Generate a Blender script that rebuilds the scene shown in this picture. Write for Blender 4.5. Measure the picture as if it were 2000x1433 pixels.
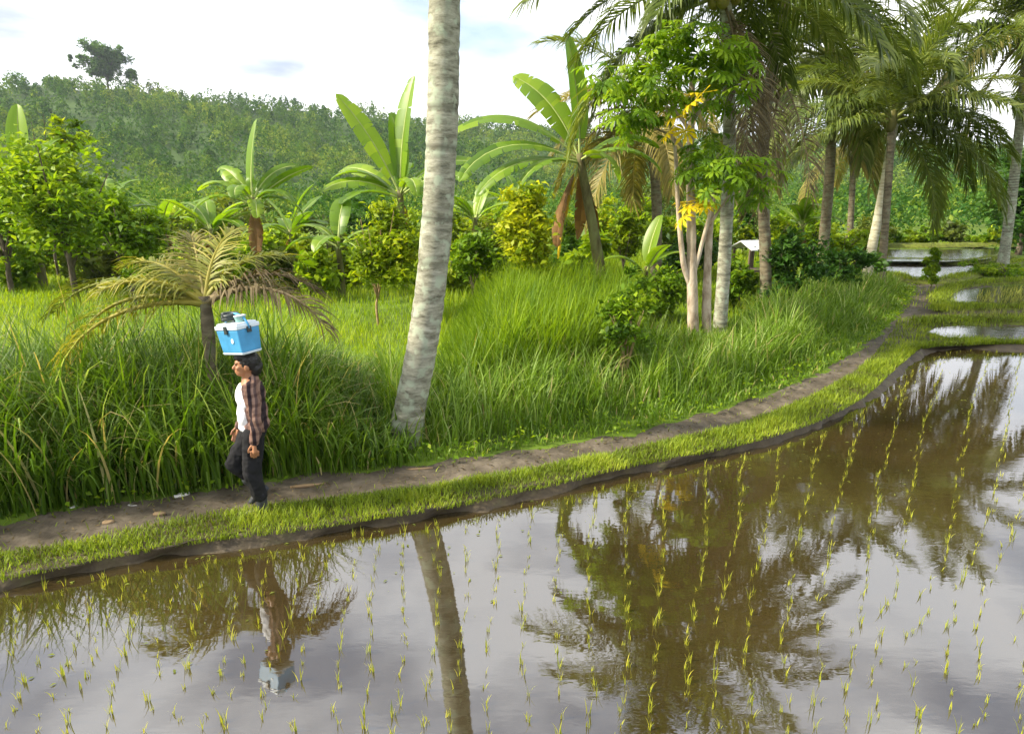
import bpy, bmesh, math, random
import numpy as np
from mathutils import Vector, Matrix
R = math.radians
rng = np.random.default_rng(7)
random.seed(7)
scene = bpy.context.scene
for o in list(bpy.data.objects):
    bpy.data.objects.remove(o)
col = scene.collection

# ------------------------------------------------------------------ camera
PITCH = R(15.0); FPX = 1250.0; CAMZ = 2.98          # eye height above the paddy water, metres
cam = bpy.data.cameras.new('camera'); cam.sensor_width = 36; cam.lens = FPX / 2000 * 36
cam.clip_start = 0.05; cam.clip_end = 6000
camo = bpy.data.objects.new('camera', cam); col.objects.link(camo)
camo.location = (0, 0, CAMZ); camo.rotation_euler = (R(90) - PITCH, 0, 0)
scene.camera = camo
# ------------------------------------------------------------------ sky, sun, exposure
SUN_EL = R(38); SUN_DIR = Vector((-0.95, -0.18, 0)).normalized() * math.cos(SUN_EL) + Vector((0, 0, math.sin(SUN_EL)))
w = bpy.data.worlds.new('World'); scene.world = w; w.use_nodes = True
nt = w.node_tree; nd = nt.nodes; nd.clear(); lk = nt.links.new
out = nd.new('ShaderNodeOutputWorld'); bg = nd.new('ShaderNodeBackground'); bg.inputs[1].default_value = 0.125
sky = nd.new('ShaderNodeTexSky'); sky.sky_type = 'NISHITA'; sky.sun_disc = False
sky.sun_elevation = SUN_EL; sky.sun_rotation = math.atan2(SUN_DIR.x, SUN_DIR.y); sky.dust_density = 2.0; sky.air_density = 1.0
tc = nd.new('ShaderNodeTexCoord')
mp = nd.new('ShaderNodeMapping'); mp.inputs['Scale'].default_value = (1.0, 1.0, 3.2); mp.inputs['Location'].default_value = (1.55, 0.4, 0.2)
n1 = nd.new('ShaderNodeTexNoise'); n1.inputs['Scale'].default_value = 1.9; n1.inputs['Detail'].default_value = 7; n1.inputs['Roughness'].default_value = 0.55
r1 = nd.new('ShaderNodeValToRGB'); r1.color_ramp.elements[0].position = 0.30; r1.color_ramp.elements[1].position = 0.50
n2 = nd.new('ShaderNodeTexNoise'); n2.inputs['Scale'].default_value = 3.1; n2.inputs['Detail'].default_value = 6
r2 = nd.new('ShaderNodeValToRGB'); r2.color_ramp.elements[0].position = 0.36; r2.color_ramp.elements[1].position = 0.56
r2.color_ramp.elements[0].color = (2.5, 2.85, 3.6, 1); r2.color_ramp.elements[1].color = (7.9, 7.9, 7.95, 1)
mx = nd.new('ShaderNodeMix'); mx.data_type = 'RGBA'
lk(tc.outputs['Generated'], mp.inputs[0]); lk(mp.outputs[0], n1.inputs['Vector']); lk(mp.outputs[0], n2.inputs['Vector'])
lk(n1.outputs['Fac'], r1.inputs[0]); lk(n2.outputs['Fac'], r2.inputs[0])
lk(r1.outputs[0], mx.inputs['Factor']); lk(sky.outputs[0], mx.inputs['A']); lk(r2.outputs[0], mx.inputs['B'])
lk(mx.outputs['Result'], bg.inputs[0]); lk(bg.outputs[0], out.inputs[0])
sun = bpy.data.lights.new('sun', 'SUN'); sun.energy = 4.6; sun.angle = R(5.0); sun.color = (1.0, 0.90, 0.72)
suno = bpy.data.objects.new('sun', sun); col.objects.link(suno)
suno.rotation_euler = (-SUN_DIR).to_track_quat('-Z', 'Y').to_euler()
scene.view_settings.view_transform = 'Standard'; scene.view_settings.look = 'None'
scene.view_settings.gamma = 1.0; scene.view_settings.use_curve_mapping = False
scene.view_settings.exposure = 1.12
scene.render.engine = 'CYCLES'
scene.cycles.use_denoising = True
scene.cycles.max_bounces = 8; scene.cycles.use_adaptive_sampling = True; scene.cycles.adaptive_threshold = 0.02; scene.cycles.diffuse_bounces = 3; scene.cycles.glossy_bounces = 3
scene.cycles.transmission_bounces = 4; scene.cycles.transparent_max_bounces = 4; scene.cycles.volume_bounces = 0

# ------------------------------------------------------------------ helpers: survey, meshes, materials
SP, CP = math.sin(PITCH), math.cos(PITCH)
def ray(u, v):
    a = (u - 1000) / FPX; b = (716.5 - v) / FPX
    return np.array([a, SP * b + CP, CP * b - SP])
def gp(u, v, z=0.08):
    d = ray(u, v); t = (z - CAMZ) / d[2]; return np.array([d[0] * t, d[1] * t, z])
def py(u, v, Y):
    d = ray(u, v); t = Y / d[1]; return np.array([d[0] * t, Y, CAMZ + d[2] * t])
def catmull(P, n):
    P = np.asarray(P, float); m = len(P)
    seg = np.r_[0, np.cumsum(np.linalg.norm(np.diff(P, axis=0), axis=1))]
    s = np.linspace(0, seg[-1], n); i = np.clip(np.searchsorted(seg, s, 'right') - 1, 0, m - 2)
    t = ((s - seg[i]) / (seg[i + 1] - seg[i] + 1e-9))[:, None]
    p0 = P[np.maximum(i - 1, 0)]; p1 = P[i]; p2 = P[i + 1]; p3 = P[np.minimum(i + 2, m - 1)]
    return 0.5 * (2 * p1 + (p2 - p0) * t + (2 * p0 - 5 * p1 + 4 * p2 - p3) * t * t + (3 * p1 - p0 - 3 * p2 + p3) * t ** 3)
def sstep(a, b, x):
    t = np.clip((x - a) / (b - a), 0, 1); return t * t * (3 - 2 * t)
def vnoise(x, y, s=1.0, seed=0):
    x = np.asarray(x) * s + seed * 17.3; y = np.asarray(y) * s - seed * 9.1
    return (np.sin(x * 1.3 + 1.7 * np.sin(y * 0.9)) + np.sin(y * 1.7 + 1.3 * np.sin(x * 1.1 + 2)) + 0.5 * np.sin(2.9 * x + 3.3 * y)) / 2.5
def mesh_np(name, V, F, tint=None, smooth=False, mats=()):
    me = bpy.data.meshes.new(name)
    V = np.ascontiguousarray(V, np.float32); F = np.ascontiguousarray(F, np.int32); k = F.shape[1]
    me.vertices.add(len(V)); me.vertices.foreach_set('co', V.ravel())
    me.loops.add(F.size); me.loops.foreach_set('vertex_index', F.ravel())
    me.polygons.add(len(F)); me.polygons.foreach_set('loop_start', np.arange(0, F.size, k, dtype=np.int32))
    me.update(calc_edges=True)
    if smooth: me.polygons.foreach_set('use_smooth', np.ones(len(F), bool))
    if tint is not None:
        a = me.attributes.new('tint', 'FLOAT', 'POINT'); a.data.foreach_set('value', np.ascontiguousarray(tint, np.float32))
    for m in mats: me.materials.append(m)
    me.validate(); return me
def cat_parts(parts):
    Vs, Fs, Ts, o = [], [], [], 0
    for p in parts:
        V, F = p[0], p[1]; T = p[2] if len(p) > 2 else np.full(len(V), 0.5)
        Vs.append(V); Fs.append(F + o); Ts.append(T); o += len(V)
    return np.vstack(Vs), np.vstack(Fs), np.concatenate(Ts)
def obj(name, me, parent=None, loc=None, kind=None):
    o = bpy.data.objects.new(name, me); col.objects.link(o)
    if parent is not None: o.parent = parent
    if loc is not None: o.location = loc
    if kind: o['kind'] = kind
    return o
def tag(o, label, cat=None, group=None):
    o['label'] = label
    if cat: o['category'] = cat
    if group: o['group'] = group
    return o
def thing(name, label, cat, loc=(0, 0, 0), rz=0.0, group=None):
    o = bpy.data.objects.new(name, None); col.objects.link(o); o.empty_display_size = 0.2
    o.location = loc; o.rotation_euler = (0, 0, rz)
    return tag(o, label, cat, group)

def new_mat(name):
    m = bpy.data.materials.new(name); m.use_nodes = True; m.node_tree.nodes.clear()
    return m, m.node_tree.nodes, m.node_tree.links.new
def ramp(nd, stops):
    r = nd.new('ShaderNodeValToRGB'); e = r.color_ramp.elements
    e[0].position, e[0].color = stops[0][0], (*stops[0][1], 1); e[1].position, e[1].color = stops[-1][0], (*stops[-1][1], 1)
    for p, c in stops[1:-1]:
        x = e.new(p); x.color = (*c, 1)
    return r
def leaf_mat(name, stops, transl=0.35, rough=0.5, spec=0.18, noise=0.0, nscale=3.0, jitter=0.16):
    """foliage: colour from the per-leaf 'tint', a little patchiness, light passes through"""
    m, nd, lk = new_mat(name)
    at = nd.new('ShaderNodeAttribute'); at.attribute_name = 'tint'
    oi = nd.new('ShaderNodeObjectInfo')
    a = nd.new('ShaderNodeMath'); a.operation = 'MULTIPLY_ADD'; a.inputs[1].default_value = jitter; a.inputs[2].default_value = -jitter / 2
    lk(oi.outputs['Random'], a.inputs[0])
    b = nd.new('ShaderNodeMath'); lk(at.outputs['Fac'], b.inputs[0]); lk(a.outputs[0], b.inputs[1])
    geo = nd.new('ShaderNodeNewGeometry'); nz = nd.new('ShaderNodeTexNoise'); nz.inputs['Scale'].default_value = nscale; nz.inputs['Detail'].default_value = 3
    lk(geo.outputs['Position'], nz.inputs['Vector'])
    c = nd.new('ShaderNodeMath'); c.operation = 'MULTIPLY_ADD'; c.inputs[1].default_value = noise
    lk(nz.outputs['Fac'], c.inputs[0]); 
    d = nd.new('ShaderNodeMath'); d.inputs[1].default_value = -noise / 2; lk(b.outputs[0], d.inputs[0]); lk(d.outputs[0], c.inputs[2])
    r = ramp(nd, stops); lk(c.outputs[0], r.inputs[0])
    p = nd.new('ShaderNodeBsdfPrincipled'); p.inputs['Roughness'].default_value = rough; p.inputs['Specular IOR Level'].default_value = spec
    t = nd.new('ShaderNodeBsdfTranslucent'); lk(r.outputs[0], p.inputs['Base Color'])
    g = nd.new('ShaderNodeMix'); g.data_type = 'RGBA'; g.blend_type = 'MULTIPLY'; g.inputs['Factor'].default_value = 1
    g.inputs['B'].default_value = (1.25, 1.2, 0.45, 1); lk(r.outputs[0], g.inputs['A']); lk(g.outputs['Result'], t.inputs['Color'])
    s = nd.new('ShaderNodeMixShader'); s.inputs[0].default_value = transl; lk(p.outputs[0], s.inputs[1]); lk(t.outputs[0], s.inputs[2])
    o = nd.new('ShaderNodeOutputMaterial'); lk(s.outputs[0], o.inputs[0]); return m
def rough_mat(name, stops, scale=4.0, detail=6, rough=0.9, bump=0.3, bscale=20.0, stretch=(1, 1, 1), spec=0.2, coord='Object', wet=None):
    m, nd, lk = new_mat(name)
    t = nd.new('ShaderNodeTexCoord'); mpn = nd.new('ShaderNodeMapping'); mpn.inputs['Scale'].default_value = stretch; lk(t.outputs[coord], mpn.inputs[0])
    n = nd.new('ShaderNodeTexNoise'); n.inputs['Scale'].default_value = scale; n.inputs['Detail'].default_value = detail; n.inputs['Roughness'].default_value = 0.65
    lk(mpn.outputs[0], n.inputs['Vector']); r = ramp(nd, stops); lk(n.outputs['Fac'], r.inputs[0])
    n2 = nd.new('ShaderNodeTexNoise'); n2.inputs['Scale'].default_value = bscale; n2.inputs['Detail'].default_value = 5; lk(mpn.outputs[0], n2.inputs['Vector'])
    bp = nd.new('ShaderNodeBump'); bp.inputs['Strength'].default_value = bump; bp.inputs['Distance'].default_value = 0.02; lk(n2.outputs['Fac'], bp.inputs['Height'])
    p = nd.new('ShaderNodeBsdfPrincipled'); p.inputs['Roughness'].default_value = rough; p.inputs['Specular IOR Level'].default_value = spec
    lk(r.outputs[0], p.inputs['Base Color']); lk(bp.outputs[0], p.inputs['Normal'])
    o = nd.new('ShaderNodeOutputMaterial'); lk(p.outputs[0], o.inputs[0]); return m

M = {}
G = lambda r, g, b: (r, g, b)
M['ground'] = rough_mat('meadow_soil', [(0.3, G(.06, .095, .012)), (0.6, G(.11, .175, .016)), (0.8, G(.16, .22, .025))], 1.2)
M['path'] = rough_mat('trodden_dirt', [(0.28, G(.034, .027, .018)), (0.5, G(.088, .071, .050)), (0.72, G(.17, .142, .105))], 3.4, 10, 0.75, 0.9, 11.0, spec=0.35)
M['bank'] = rough_mat('bank_soil', [(0.3, G(.03, .022, .013)), (0.55, G(.065, .048, .026)), (0.75, G(.09, .085, .03))], 5.0, 8, 0.7, 0.8, 18.0, spec=0.4)
M['ridge'] = rough_mat('grassy_ridge', [(0.3, G(.05, .045, .016)), (0.5, G(.11, .13, .02)), (0.75, G(.18, .22, .03))], 6.0, 8, 0.9, 0.8, 18.0)
M['hill'] = rough_mat('hill_soil', [(0.3, G(.025, .055, .010)), (0.7, G(.055, .10, .016))], 0.08)
M['tall'] = leaf_mat('tall_grass', [(0.0, G(.040, .090, .008)), (0.45, G(.105, .20, .012)), (0.75, G(.20, .32, .025)), (0.93, G(.38, .49, .17)), (1.0, G(.46, .38, .17))], 0.42, 0.5, 0.30)
M['meadow'] = leaf_mat('meadow_grass', [(0.0, G(.09, .18, .010)), (0.5, G(.24, .36, .012)), (1.0, G(.40, .47, .025))], 0.45, 0.55, 0.25, noise=0.5, nscale=0.5)
M['turf'] = leaf_mat('bund_turf', [(0.0, G(.10, .09, .025)), (0.25, G(.12, .18, .014)), (0.55, G(.25, .34, .022)), (1.0, G(.42, .46, .05))], 0.40, 0.55, 0.25, noise=0.8, nscale=2.2)
M['rice'] = leaf_mat('rice_shoot', [(0.0, G(.16, .22, .02)), (0.5, G(.36, .38, .03)), (1.0, G(.54, .50, .06))], 0.40, 0.5, 0.3)
M['crop'] = leaf_mat('rice_crop', [(0.0, G(.09, .12, .025)), (0.5, G(.20, .24, .04)), (1.0, G(.32, .33, .08))], 0.40, 0.5, 0.3)
M['leaf_a'] = leaf_mat('leaf_fresh_green', [(0.0, G(.04, .095, .008)), (0.5, G(.145, .265, .012)), (1.0, G(.34, .45, .018))], 0.47)
M['leaf_b'] = leaf_mat('leaf_yellow_green', [(0.0, G(.07, .13, .008)), (0.5, G(.22, .32, .012)), (1.0, G(.52, .54, .02))], 0.48)
M['leaf_c'] = leaf_mat('leaf_dark_green', [(0.0, G(.014, .04, .010)), (0.5, G(.04, .11, .015)), (1.0, G(.11, .22, .03))], 0.36)
M['leaf_d'] = leaf_mat('leaf_olive', [(0.0, G(.035, .05, .012)), (0.5, G(.09, .135, .02)), (1.0, G(.20, .24, .04))], 0.38)
M['lobed'] = leaf_mat('lobed_leaf', [(0.0, G(.05, .12, .010)), (0.5, G(.16, .29, .014)), (1.0, G(.34, .47, .02))], 0.48, jitter=0.7)
M['lobed_yellow'] = leaf_mat('lobed_leaf_yellow', [(0.0, G(.55, .42, .01)), (1.0, G(.80, .62, .02))], 0.4)
M['frond'] = leaf_mat('frond_green', [(0.0, G(.04, .07, .012)), (0.5, G(.115, .165, .024)), (1.0, G(.27, .31, .07))], 0.40, 0.42, 0.40, jitter=0.5)
M['frond_old'] = leaf_mat('frond_yellowing', [(0.0, G(.09, .10, .02)), (0.5, G(.22, .20, .05)), (1.0, G(.38, .31, .09))], 0.34, 0.5, 0.35, jitter=0.4)
M['frond_dead'] = leaf_mat('frond_dead', [(0.0, G(.05, .037, .018)), (0.5, G(.13, .098, .05)), (1.0, G(.25, .20, .11))], 0.25, 0.7, 0.2, jitter=0.4)
M['frond_young'] = leaf_mat('frond_olive_brown', [(0.0, G(.07, .095, .015)), (0.5, G(.19, .22, .03)), (1.0, G(.38, .34, .06))], 0.34, 0.5, 0.3, jitter=0.5)
M['banana'] = leaf_mat('banana_leaf', [(0.0, G(.06, .14, .010)), (0.5, G(.17, .30, .015)), (1.0, G(.34, .47, .022))], 0.5, 0.40, 0.5, jitter=0.5)
M['banana_dry'] = leaf_mat('banana_leaf_dry', [(0.0, G(.10, .05, .02)), (1.0, G(.28, .16, .06))], 0.3, 0.7, 0.2)
M['banana_yellow'] = leaf_mat('banana_leaf_yellow', [(0.0, G(.45, .32, .02)), (1.0, G(.70, .52, .04))], 0.4, 0.6, 0.3)
M['midrib'] = rough_mat('pale_midrib', [(0.3, G(.25, .32, .08)), (0.7, G(.40, .45, .16))], 6, 3, 0.5, 0.1)
M['pseudostem'] = rough_mat('banana_stem', [(0.3, G(.05, .035, .018)), (0.5, G(.14, .13, .05)), (0.7, G(.20, .22, .08))], 5, 5, 0.7, 0.4, 20, (1, 1, .3))
M['wood'] = rough_mat('brown_bark', [(0.3, G(.045, .035, .024)), (0.7, G(.16, .13, .095))], 7, 6, 0.9, 0.5, 25, (1, 1, .4))
M['wood_pale'] = rough_mat('pale_bark', [(0.30, G(.18, .13, .085)), (0.5, G(.42, .34, .25)), (0.7, G(.58, .50, .40))], 6, 6, 0.8, 0.4, 25, (1, 1, .5))
M['wood_grey'] = rough_mat('grey_bark', [(0.3, G(.12, .11, .085)), (0.5, G(.27, .25, .20)), (0.7, G(.42, .40, .34))], 6, 6, 0.85, 0.5, 25, (1, 1, .6))
M['dry_stem'] = rough_mat('dry_stem', [(0.3, G(.20, .13, .06)), (0.7, G(.45, .32, .17))], 7, 4, 0.8, 0.3)
M['forest'] = leaf_mat('forest_leaf', [(0.0, G(.022, .068, .016)), (0.4, G(.055, .130, .024)), (0.75, G(.115, .20, .032)), (1.0, G(.23, .30, .05))], 0.35, 0.8, 0.0, noise=0.35, nscale=0.03)

def palm_trunk_mat(name, dark, mid, light, lichen):
    m, nd, lk = new_mat(name)
    t = nd.new('ShaderNodeTexCoord')
    mpn = nd.new('ShaderNodeMapping'); mpn.inputs['Scale'].default_value = (2.0, 2.0, 7.0); lk(t.outputs['Object'], mpn.inputs[0])
    n = nd.new('ShaderNodeTexNoise'); n.inputs['Scale'].default_value = 2.4; n.inputs['Detail'].default_value = 9; n.inputs['Roughness'].default_value = .7; lk(mpn.outputs[0], n.inputs['Vector'])
    r = ramp(nd, [(0.30, dark), (0.47, mid), (0.66, light)]); lk(n.outputs['Fac'], r.inputs[0])
    n3 = nd.new('ShaderNodeTexNoise'); n3.inputs['Scale'].default_value = 7; n3.inputs['Detail'].default_value = 6; lk(t.outputs['Object'], n3.inputs['Vector'])
    r3 = ramp(nd, [(0.52, (0, 0, 0)), (0.62, (1, 1, 1))]); lk(n3.outputs['Fac'], r3.inputs[0])
    x = nd.new('ShaderNodeMix'); x.data_type = 'RGBA'; lk(r3.outputs[0], x.inputs['Factor']); lk(r.outputs[0], x.inputs['A']); x.inputs['B'].default_value = (*lichen, 1)
    at = nd.new('ShaderNodeAttribute'); at.attribute_name = 'tint'      # ring scars, darker in the groove
    y = nd.new('ShaderNodeMix'); y.data_type = 'RGBA'; y.inputs['A'].default_value = (*dark, 1); lk(at.outputs['Fac'], y.inputs['Factor']); lk(x.outputs['Result'], y.inputs['B'])
    b = nd.new('ShaderNodeBump'); b.inputs['Strength'].default_value = .7; b.inputs['Distance'].default_value = .015; lk(n.outputs['Fac'], b.inputs['Height'])
    p = nd.new('ShaderNodeBsdfPrincipled'); p.inputs['Roughness'].default_value = .85; p.inputs['Specular IOR Level'].default_value = .2
    lk(y.outputs['Result'], p.inputs['Base Color']); lk(b.outputs[0], p.inputs['Normal'])
    o = nd.new('ShaderNodeOutputMaterial'); lk(p.outputs[0], o.inputs[0]); return m
M['palm_grey'] = palm_trunk_mat('palm_trunk_grey', G(.07, .065, .045), G(.24, .235, .175), G(.43, .425, .34), G(.36, .40, .30))
M['palm_pale'] = palm_trunk_mat('palm_trunk_pale', G(.22, .20, .13), G(.42, .40, .28), G(.55, .53, .42), G(.50, .50, .38))
M['palm_brown'] = palm_trunk_mat('palm_trunk_brown', G(.06, .048, .032), G(.15, .125, .08), G(.27, .23, .155), G(.20, .20, .13))

def water_mat(name='muddy_water', ripple=.011, rough=.025):
    m, nd, lk = new_mat(name)
    t = nd.new('ShaderNodeTexCoord')
    n = nd.new('ShaderNodeTexNoise'); n.inputs['Scale'].default_value = 0.8; n.inputs['Detail'].default_value = 5; lk(t.outputs['Object'], n.inputs['Vector'])
    r = ramp(nd, [(0.3, G(.026, .018, .006)), (0.7, G(.044, .031, .011))]); lk(n.outputs['Fac'], r.inputs[0])
    mpn = nd.new('ShaderNodeMapping'); mpn.inputs['Scale'].default_value = (1.0, 2.6, 1); lk(t.outputs['Object'], mpn.inputs[0])
    n2 = nd.new('ShaderNodeTexNoise'); n2.inputs['Scale'].default_value = 4.0; n2.inputs['Detail'].default_value = 3; lk(mpn.outputs[0], n2.inputs['Vector'])
    b = nd.new('ShaderNodeBump'); b.inputs['Strength'].default_value = ripple; b.inputs['Distance'].default_value = 0.05; lk(n2.outputs['Fac'], b.inputs['Height'])
    d = nd.new('ShaderNodeBsdfDiffuse'); lk(r.outputs[0], d.inputs[0])
    g = nd.new('ShaderNodeBsdfGlossy'); g.inputs['Color'].default_value = (.92, .95, 1.0, 1); g.inputs['Roughness'].default_value = rough; lk(b.outputs[0], g.inputs['Normal'])
    f = nd.new('ShaderNodeFresnel'); f.inputs['IOR'].default_value = 2.65; lk(b.outputs[0], f.inputs['Normal'])
    s = nd.new('ShaderNodeMixShader'); lk(f.outputs[0], s.inputs[0]); lk(d.outputs[0], s.inputs[1]); lk(g.outputs[0], s.inputs[2])
    o = nd.new('ShaderNodeOutputMaterial'); lk(s.outputs[0], o.inputs[0]); return m
M['water'] = water_mat(); M['water_ruffled'] = water_mat('ruffled_water', .10, .09)
def plain(name, c, rough=0.5, spec=0.4, metal=0.0):
    m, nd, lk = new_mat(name); t = nd.new('ShaderNodeTexCoord'); n = nd.new('ShaderNodeTexNoise'); n.inputs['Scale'].default_value = 9; n.inputs['Detail'].default_value = 5
    lk(t.outputs['Object'], n.inputs['Vector'])
    r = ramp(nd, [(0.3, tuple(x * .82 for x in c)), (0.7, tuple(min(1, x * 1.12) for x in c))]); lk(n.outputs['Fac'], r.inputs[0])
    p = nd.new('ShaderNodeBsdfPrincipled'); lk(r.outputs[0], p.inputs['Base Color']); p.inputs['Roughness'].default_value = rough
    p.inputs['Specular IOR Level'].default_value = spec; p.inputs['Metallic'].default_value = metal
    o = nd.new('ShaderNodeOutputMaterial'); lk(p.outputs[0], o.inputs[0]); return m

def strips(P, D, W, L, bend, nseg, tilt, tint, sway=None, tip=0.12):
    """blades: base P(n,3), heading D(n) rad, width W, length L, start tilt and bend (rad from vertical)"""
    n = len(P); k = nseg + 1; s = np.linspace(0, 1, k)
    ang = tilt[:, None] + bend[:, None] * s[None, :] ** 1.4
    ds = (L / nseg)[:, None]
    hx = np.concatenate([np.zeros((n, 1)), np.cumsum(np.sin(ang[:, :-1]) * ds, 1)], 1)
    hz = np.concatenate([np.zeros((n, 1)), np.cumsum(np.cos(ang[:, :-1]) * ds, 1)], 1)
    cx, sx = np.cos(D)[:, None], np.sin(D)[:, None]
    C = np.stack([P[:, 0:1] + hx * cx, P[:, 1:2] + hx * sx, P[:, 2:3] + hz], 2)
    wv = (W[:, None] * (np.sin(np.pi * np.clip(s * .8 + .22, 0, 1)) * (1 - tip) + tip * (1 - s)))[..., None] * .5
    side = np.stack([-sx, cx, np.zeros_like(sx)], 2)
    V = np.stack([C - side * wv, C + side * wv], 2).reshape(-1, 3)
    i = (np.arange(n)[:, None] * (2 * k) + np.arange(nseg)[None, :] * 2)
    F = np.stack([i, i + 1, i + 3, i + 2], 2).reshape(-1, 4)
    return V, F, np.repeat(tint, 2 * k)
def tube(path, rad, ns=10, cap=True, tint=None):
    path = np.asarray(path, float); n = len(path); rad = np.broadcast_to(rad, (n,))
    T = np.gradient(path, axis=0); T /= np.linalg.norm(T, axis=1)[:, None] + 1e-9
    up = np.array([0.02, 1.0, 0.03]) if abs(T[0, 1]) < .9 else np.array([1.0, 0, 0.02])
    A = np.cross(T, up); A /= np.linalg.norm(A, axis=1)[:, None] + 1e-9; B = np.cross(T, A)
    a = np.linspace(0, 2 * np.pi, ns, endpoint=False)
    V = (path[:, None] + rad[:, None, None] * (np.cos(a)[None, :, None] * A[:, None] + np.sin(a)[None, :, None] * B[:, None])).reshape(-1, 3)
    i = np.arange(n - 1)[:, None] * ns; j = np.arange(ns)[None]; j2 = (j + 1) % ns
    F = np.stack([i + j, i + j2, i + ns + j2, i + ns + j], 2).reshape(-1, 4)
    tt = np.full(len(V), .5) if tint is None else np.repeat(tint, ns)
    if cap:
        V = np.vstack([V, path[:1], path[-1:]]); c0, c1 = len(V) - 2, len(V) - 1; tt = np.r_[tt, tt[0], tt[-1]]
        jj = np.arange(0, ns, 2)
        F = np.vstack([F, np.stack([np.full_like(jj, c0), (jj + 2) % ns, jj + 1, jj], 1), np.stack([np.full_like(jj, c1), (n - 1) * ns + jj, (n - 1) * ns + jj + 1, (n - 1) * ns + (jj + 2) % ns], 1)])
    return V, F, tt
def leaf_cards(C, size, tint, upbias=0.7, aspect=0.5, g=rng, droop=0.0):
    """folded leaf blades (base, side, tip, side) scattered at C"""
    n = len(C); N = g.normal(size=(n, 3)); N[:, 2] = np.abs(N[:, 2]) + upbias; N /= np.linalg.norm(N, axis=1)[:, None]
    A = g.normal(size=(n, 3)); A[:, 2] -= droop; A -= (A * N).sum(1)[:, None] * N; A /= np.linalg.norm(A, axis=1)[:, None]
    B = np.cross(N, A); s = size[:, None]
    V = np.stack([C - A * s * .5, C + B * s * aspect * .5 + N * s * .10 + A * s * .05, C + A * s * .5 - N * s * .08, C - B * s * aspect * .5 + N * s * .10 + A * s * .05], 1).reshape(-1, 3)
    F = np.arange(n * 4).reshape(n, 4)
    return V, F, np.repeat(tint, 4)

# ------------------------------------------------------------------ survey lines of the path and the bund
up_px = [(0, 1022), (250, 987), (400, 965), (540, 942), (700, 925), (900, 903), (1100, 872), (1250, 848), (1400, 808), (1500, 776), (1600, 736), (1680, 688), (1740, 640), (1775, 596), (1790, 568), (1770, 548)]
lo_px = [(0, 1085), (130, 1065), (300, 1027), (420, 1007), (560, 985), (700, 970), (900, 943), (1100, 905), (1250, 875), (1400, 843), (1500, 812), (1600, 770), (1680, 722), (1760, 655), (1797, 606), (1812, 570), (1790, 546)]
ou_px = [(0, 1128), (200, 1087), (400, 1056), (600, 1028), (800, 998), (1000, 960), (1200, 915), (1400, 875), (1500, 850), (1600, 815), (1680, 772), (1740, 722), (1790, 684), (1850, 667), (2000, 670)]
wa_px = [(0, 1152), (200, 1110), (400, 1078), (600, 1050), (800, 1018), (1000, 982), (1200, 934), (1400, 893), (1500, 868), (1600, 835), (1700, 782), (1760, 733), (1805, 698), (1860, 682), (2000, 688)]
def line(px, z, ext0=9.0, ext1=0.0, n=420):
    P = [gp(u, v, z) for u, v in px]
    a = P[0] - P[1]; a /= np.linalg.norm(a); p0 = P[0]; P = [p0 + a * ext0 * k for k in (1, .75, .5, .25, .1)] + P
    if ext1: b = P[-1] - P[-2]; b /= np.linalg.norm(b); p1 = P[-1]; P += [p1 + b * ext1 * k for k in (.1, .25, .5, .75, 1)]
    return catmull(P, n)
L_up = line(up_px, 0.075); L_lo = line(lo_px, 0.09); L_ou = line(ou_px, 0.10, 9, 14); L_wa = line(wa_px, 0.0, 9, 14)
def in_poly(x, y, poly):
    x = np.asarray(x); y = np.asarray(y); ins = np.zeros(x.shape, bool); px, pyy = poly[:, 0], poly[:, 1]; j = len(px) - 1
    for i in range(len(px)):
        if pyy[i] != pyy[j]:
            c = ((pyy[i] > y) != (pyy[j] > y)) & (x < (px[j] - px[i]) * (y - pyy[i]) / (pyy[j] - pyy[i]) + px[i]); ins ^= c
        j = i
    return ins
def dist_line(x, y, Lp):
    sh = np.shape(x); x = np.ravel(x); y = np.ravel(y); d = np.full(x.shape, 1e9); Q = Lp[::4]
    for q in Q: d = np.minimum(d, (x - q[0]) ** 2 + (y - q[1]) ** 2)
    return np.sqrt(d).reshape(sh)
paddy_poly = np.vstack([L_wa[:, :2], [[30, 0.9], [-20, 0.9]]])
land_poly = np.vstack([L_up[:, :2], [[L_up[-1, 0] + 1, 60], [60, 60], [60, 4000], [-4000, 4000], [-4000, L_up[0, 1]]]])
def gz(x, y):
    x = np.asarray(x, float); y = np.asarray(y, float)
    land = in_poly(x, y, land_poly); d = dist_line(x, y, L_up)
    zl = .09 + .22 * sstep(.8, 5, d) + .05 * vnoise(x, y, .6, 3) * sstep(1, 4, d)
    zr = np.full(x.shape, .05)
    z = np.where(land, zl, zr)
    z = np.where(in_poly(x, y, paddy_poly), -.25, z)
    z = np.where((y < 0.9), -.25 + 1.6 * sstep(0.95, 0.1, y), z)
    return z
def gz1(x, y): return float(gz(np.array([x]), np.array([y]))[0])
def base_at(u, Y):
    """ground point seen in column u at distance Y"""
    x = (u - 1000) / FPX * (Y * CP + 2.7 * SP); return np.array([x, Y, gz1(x, Y)])

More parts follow.
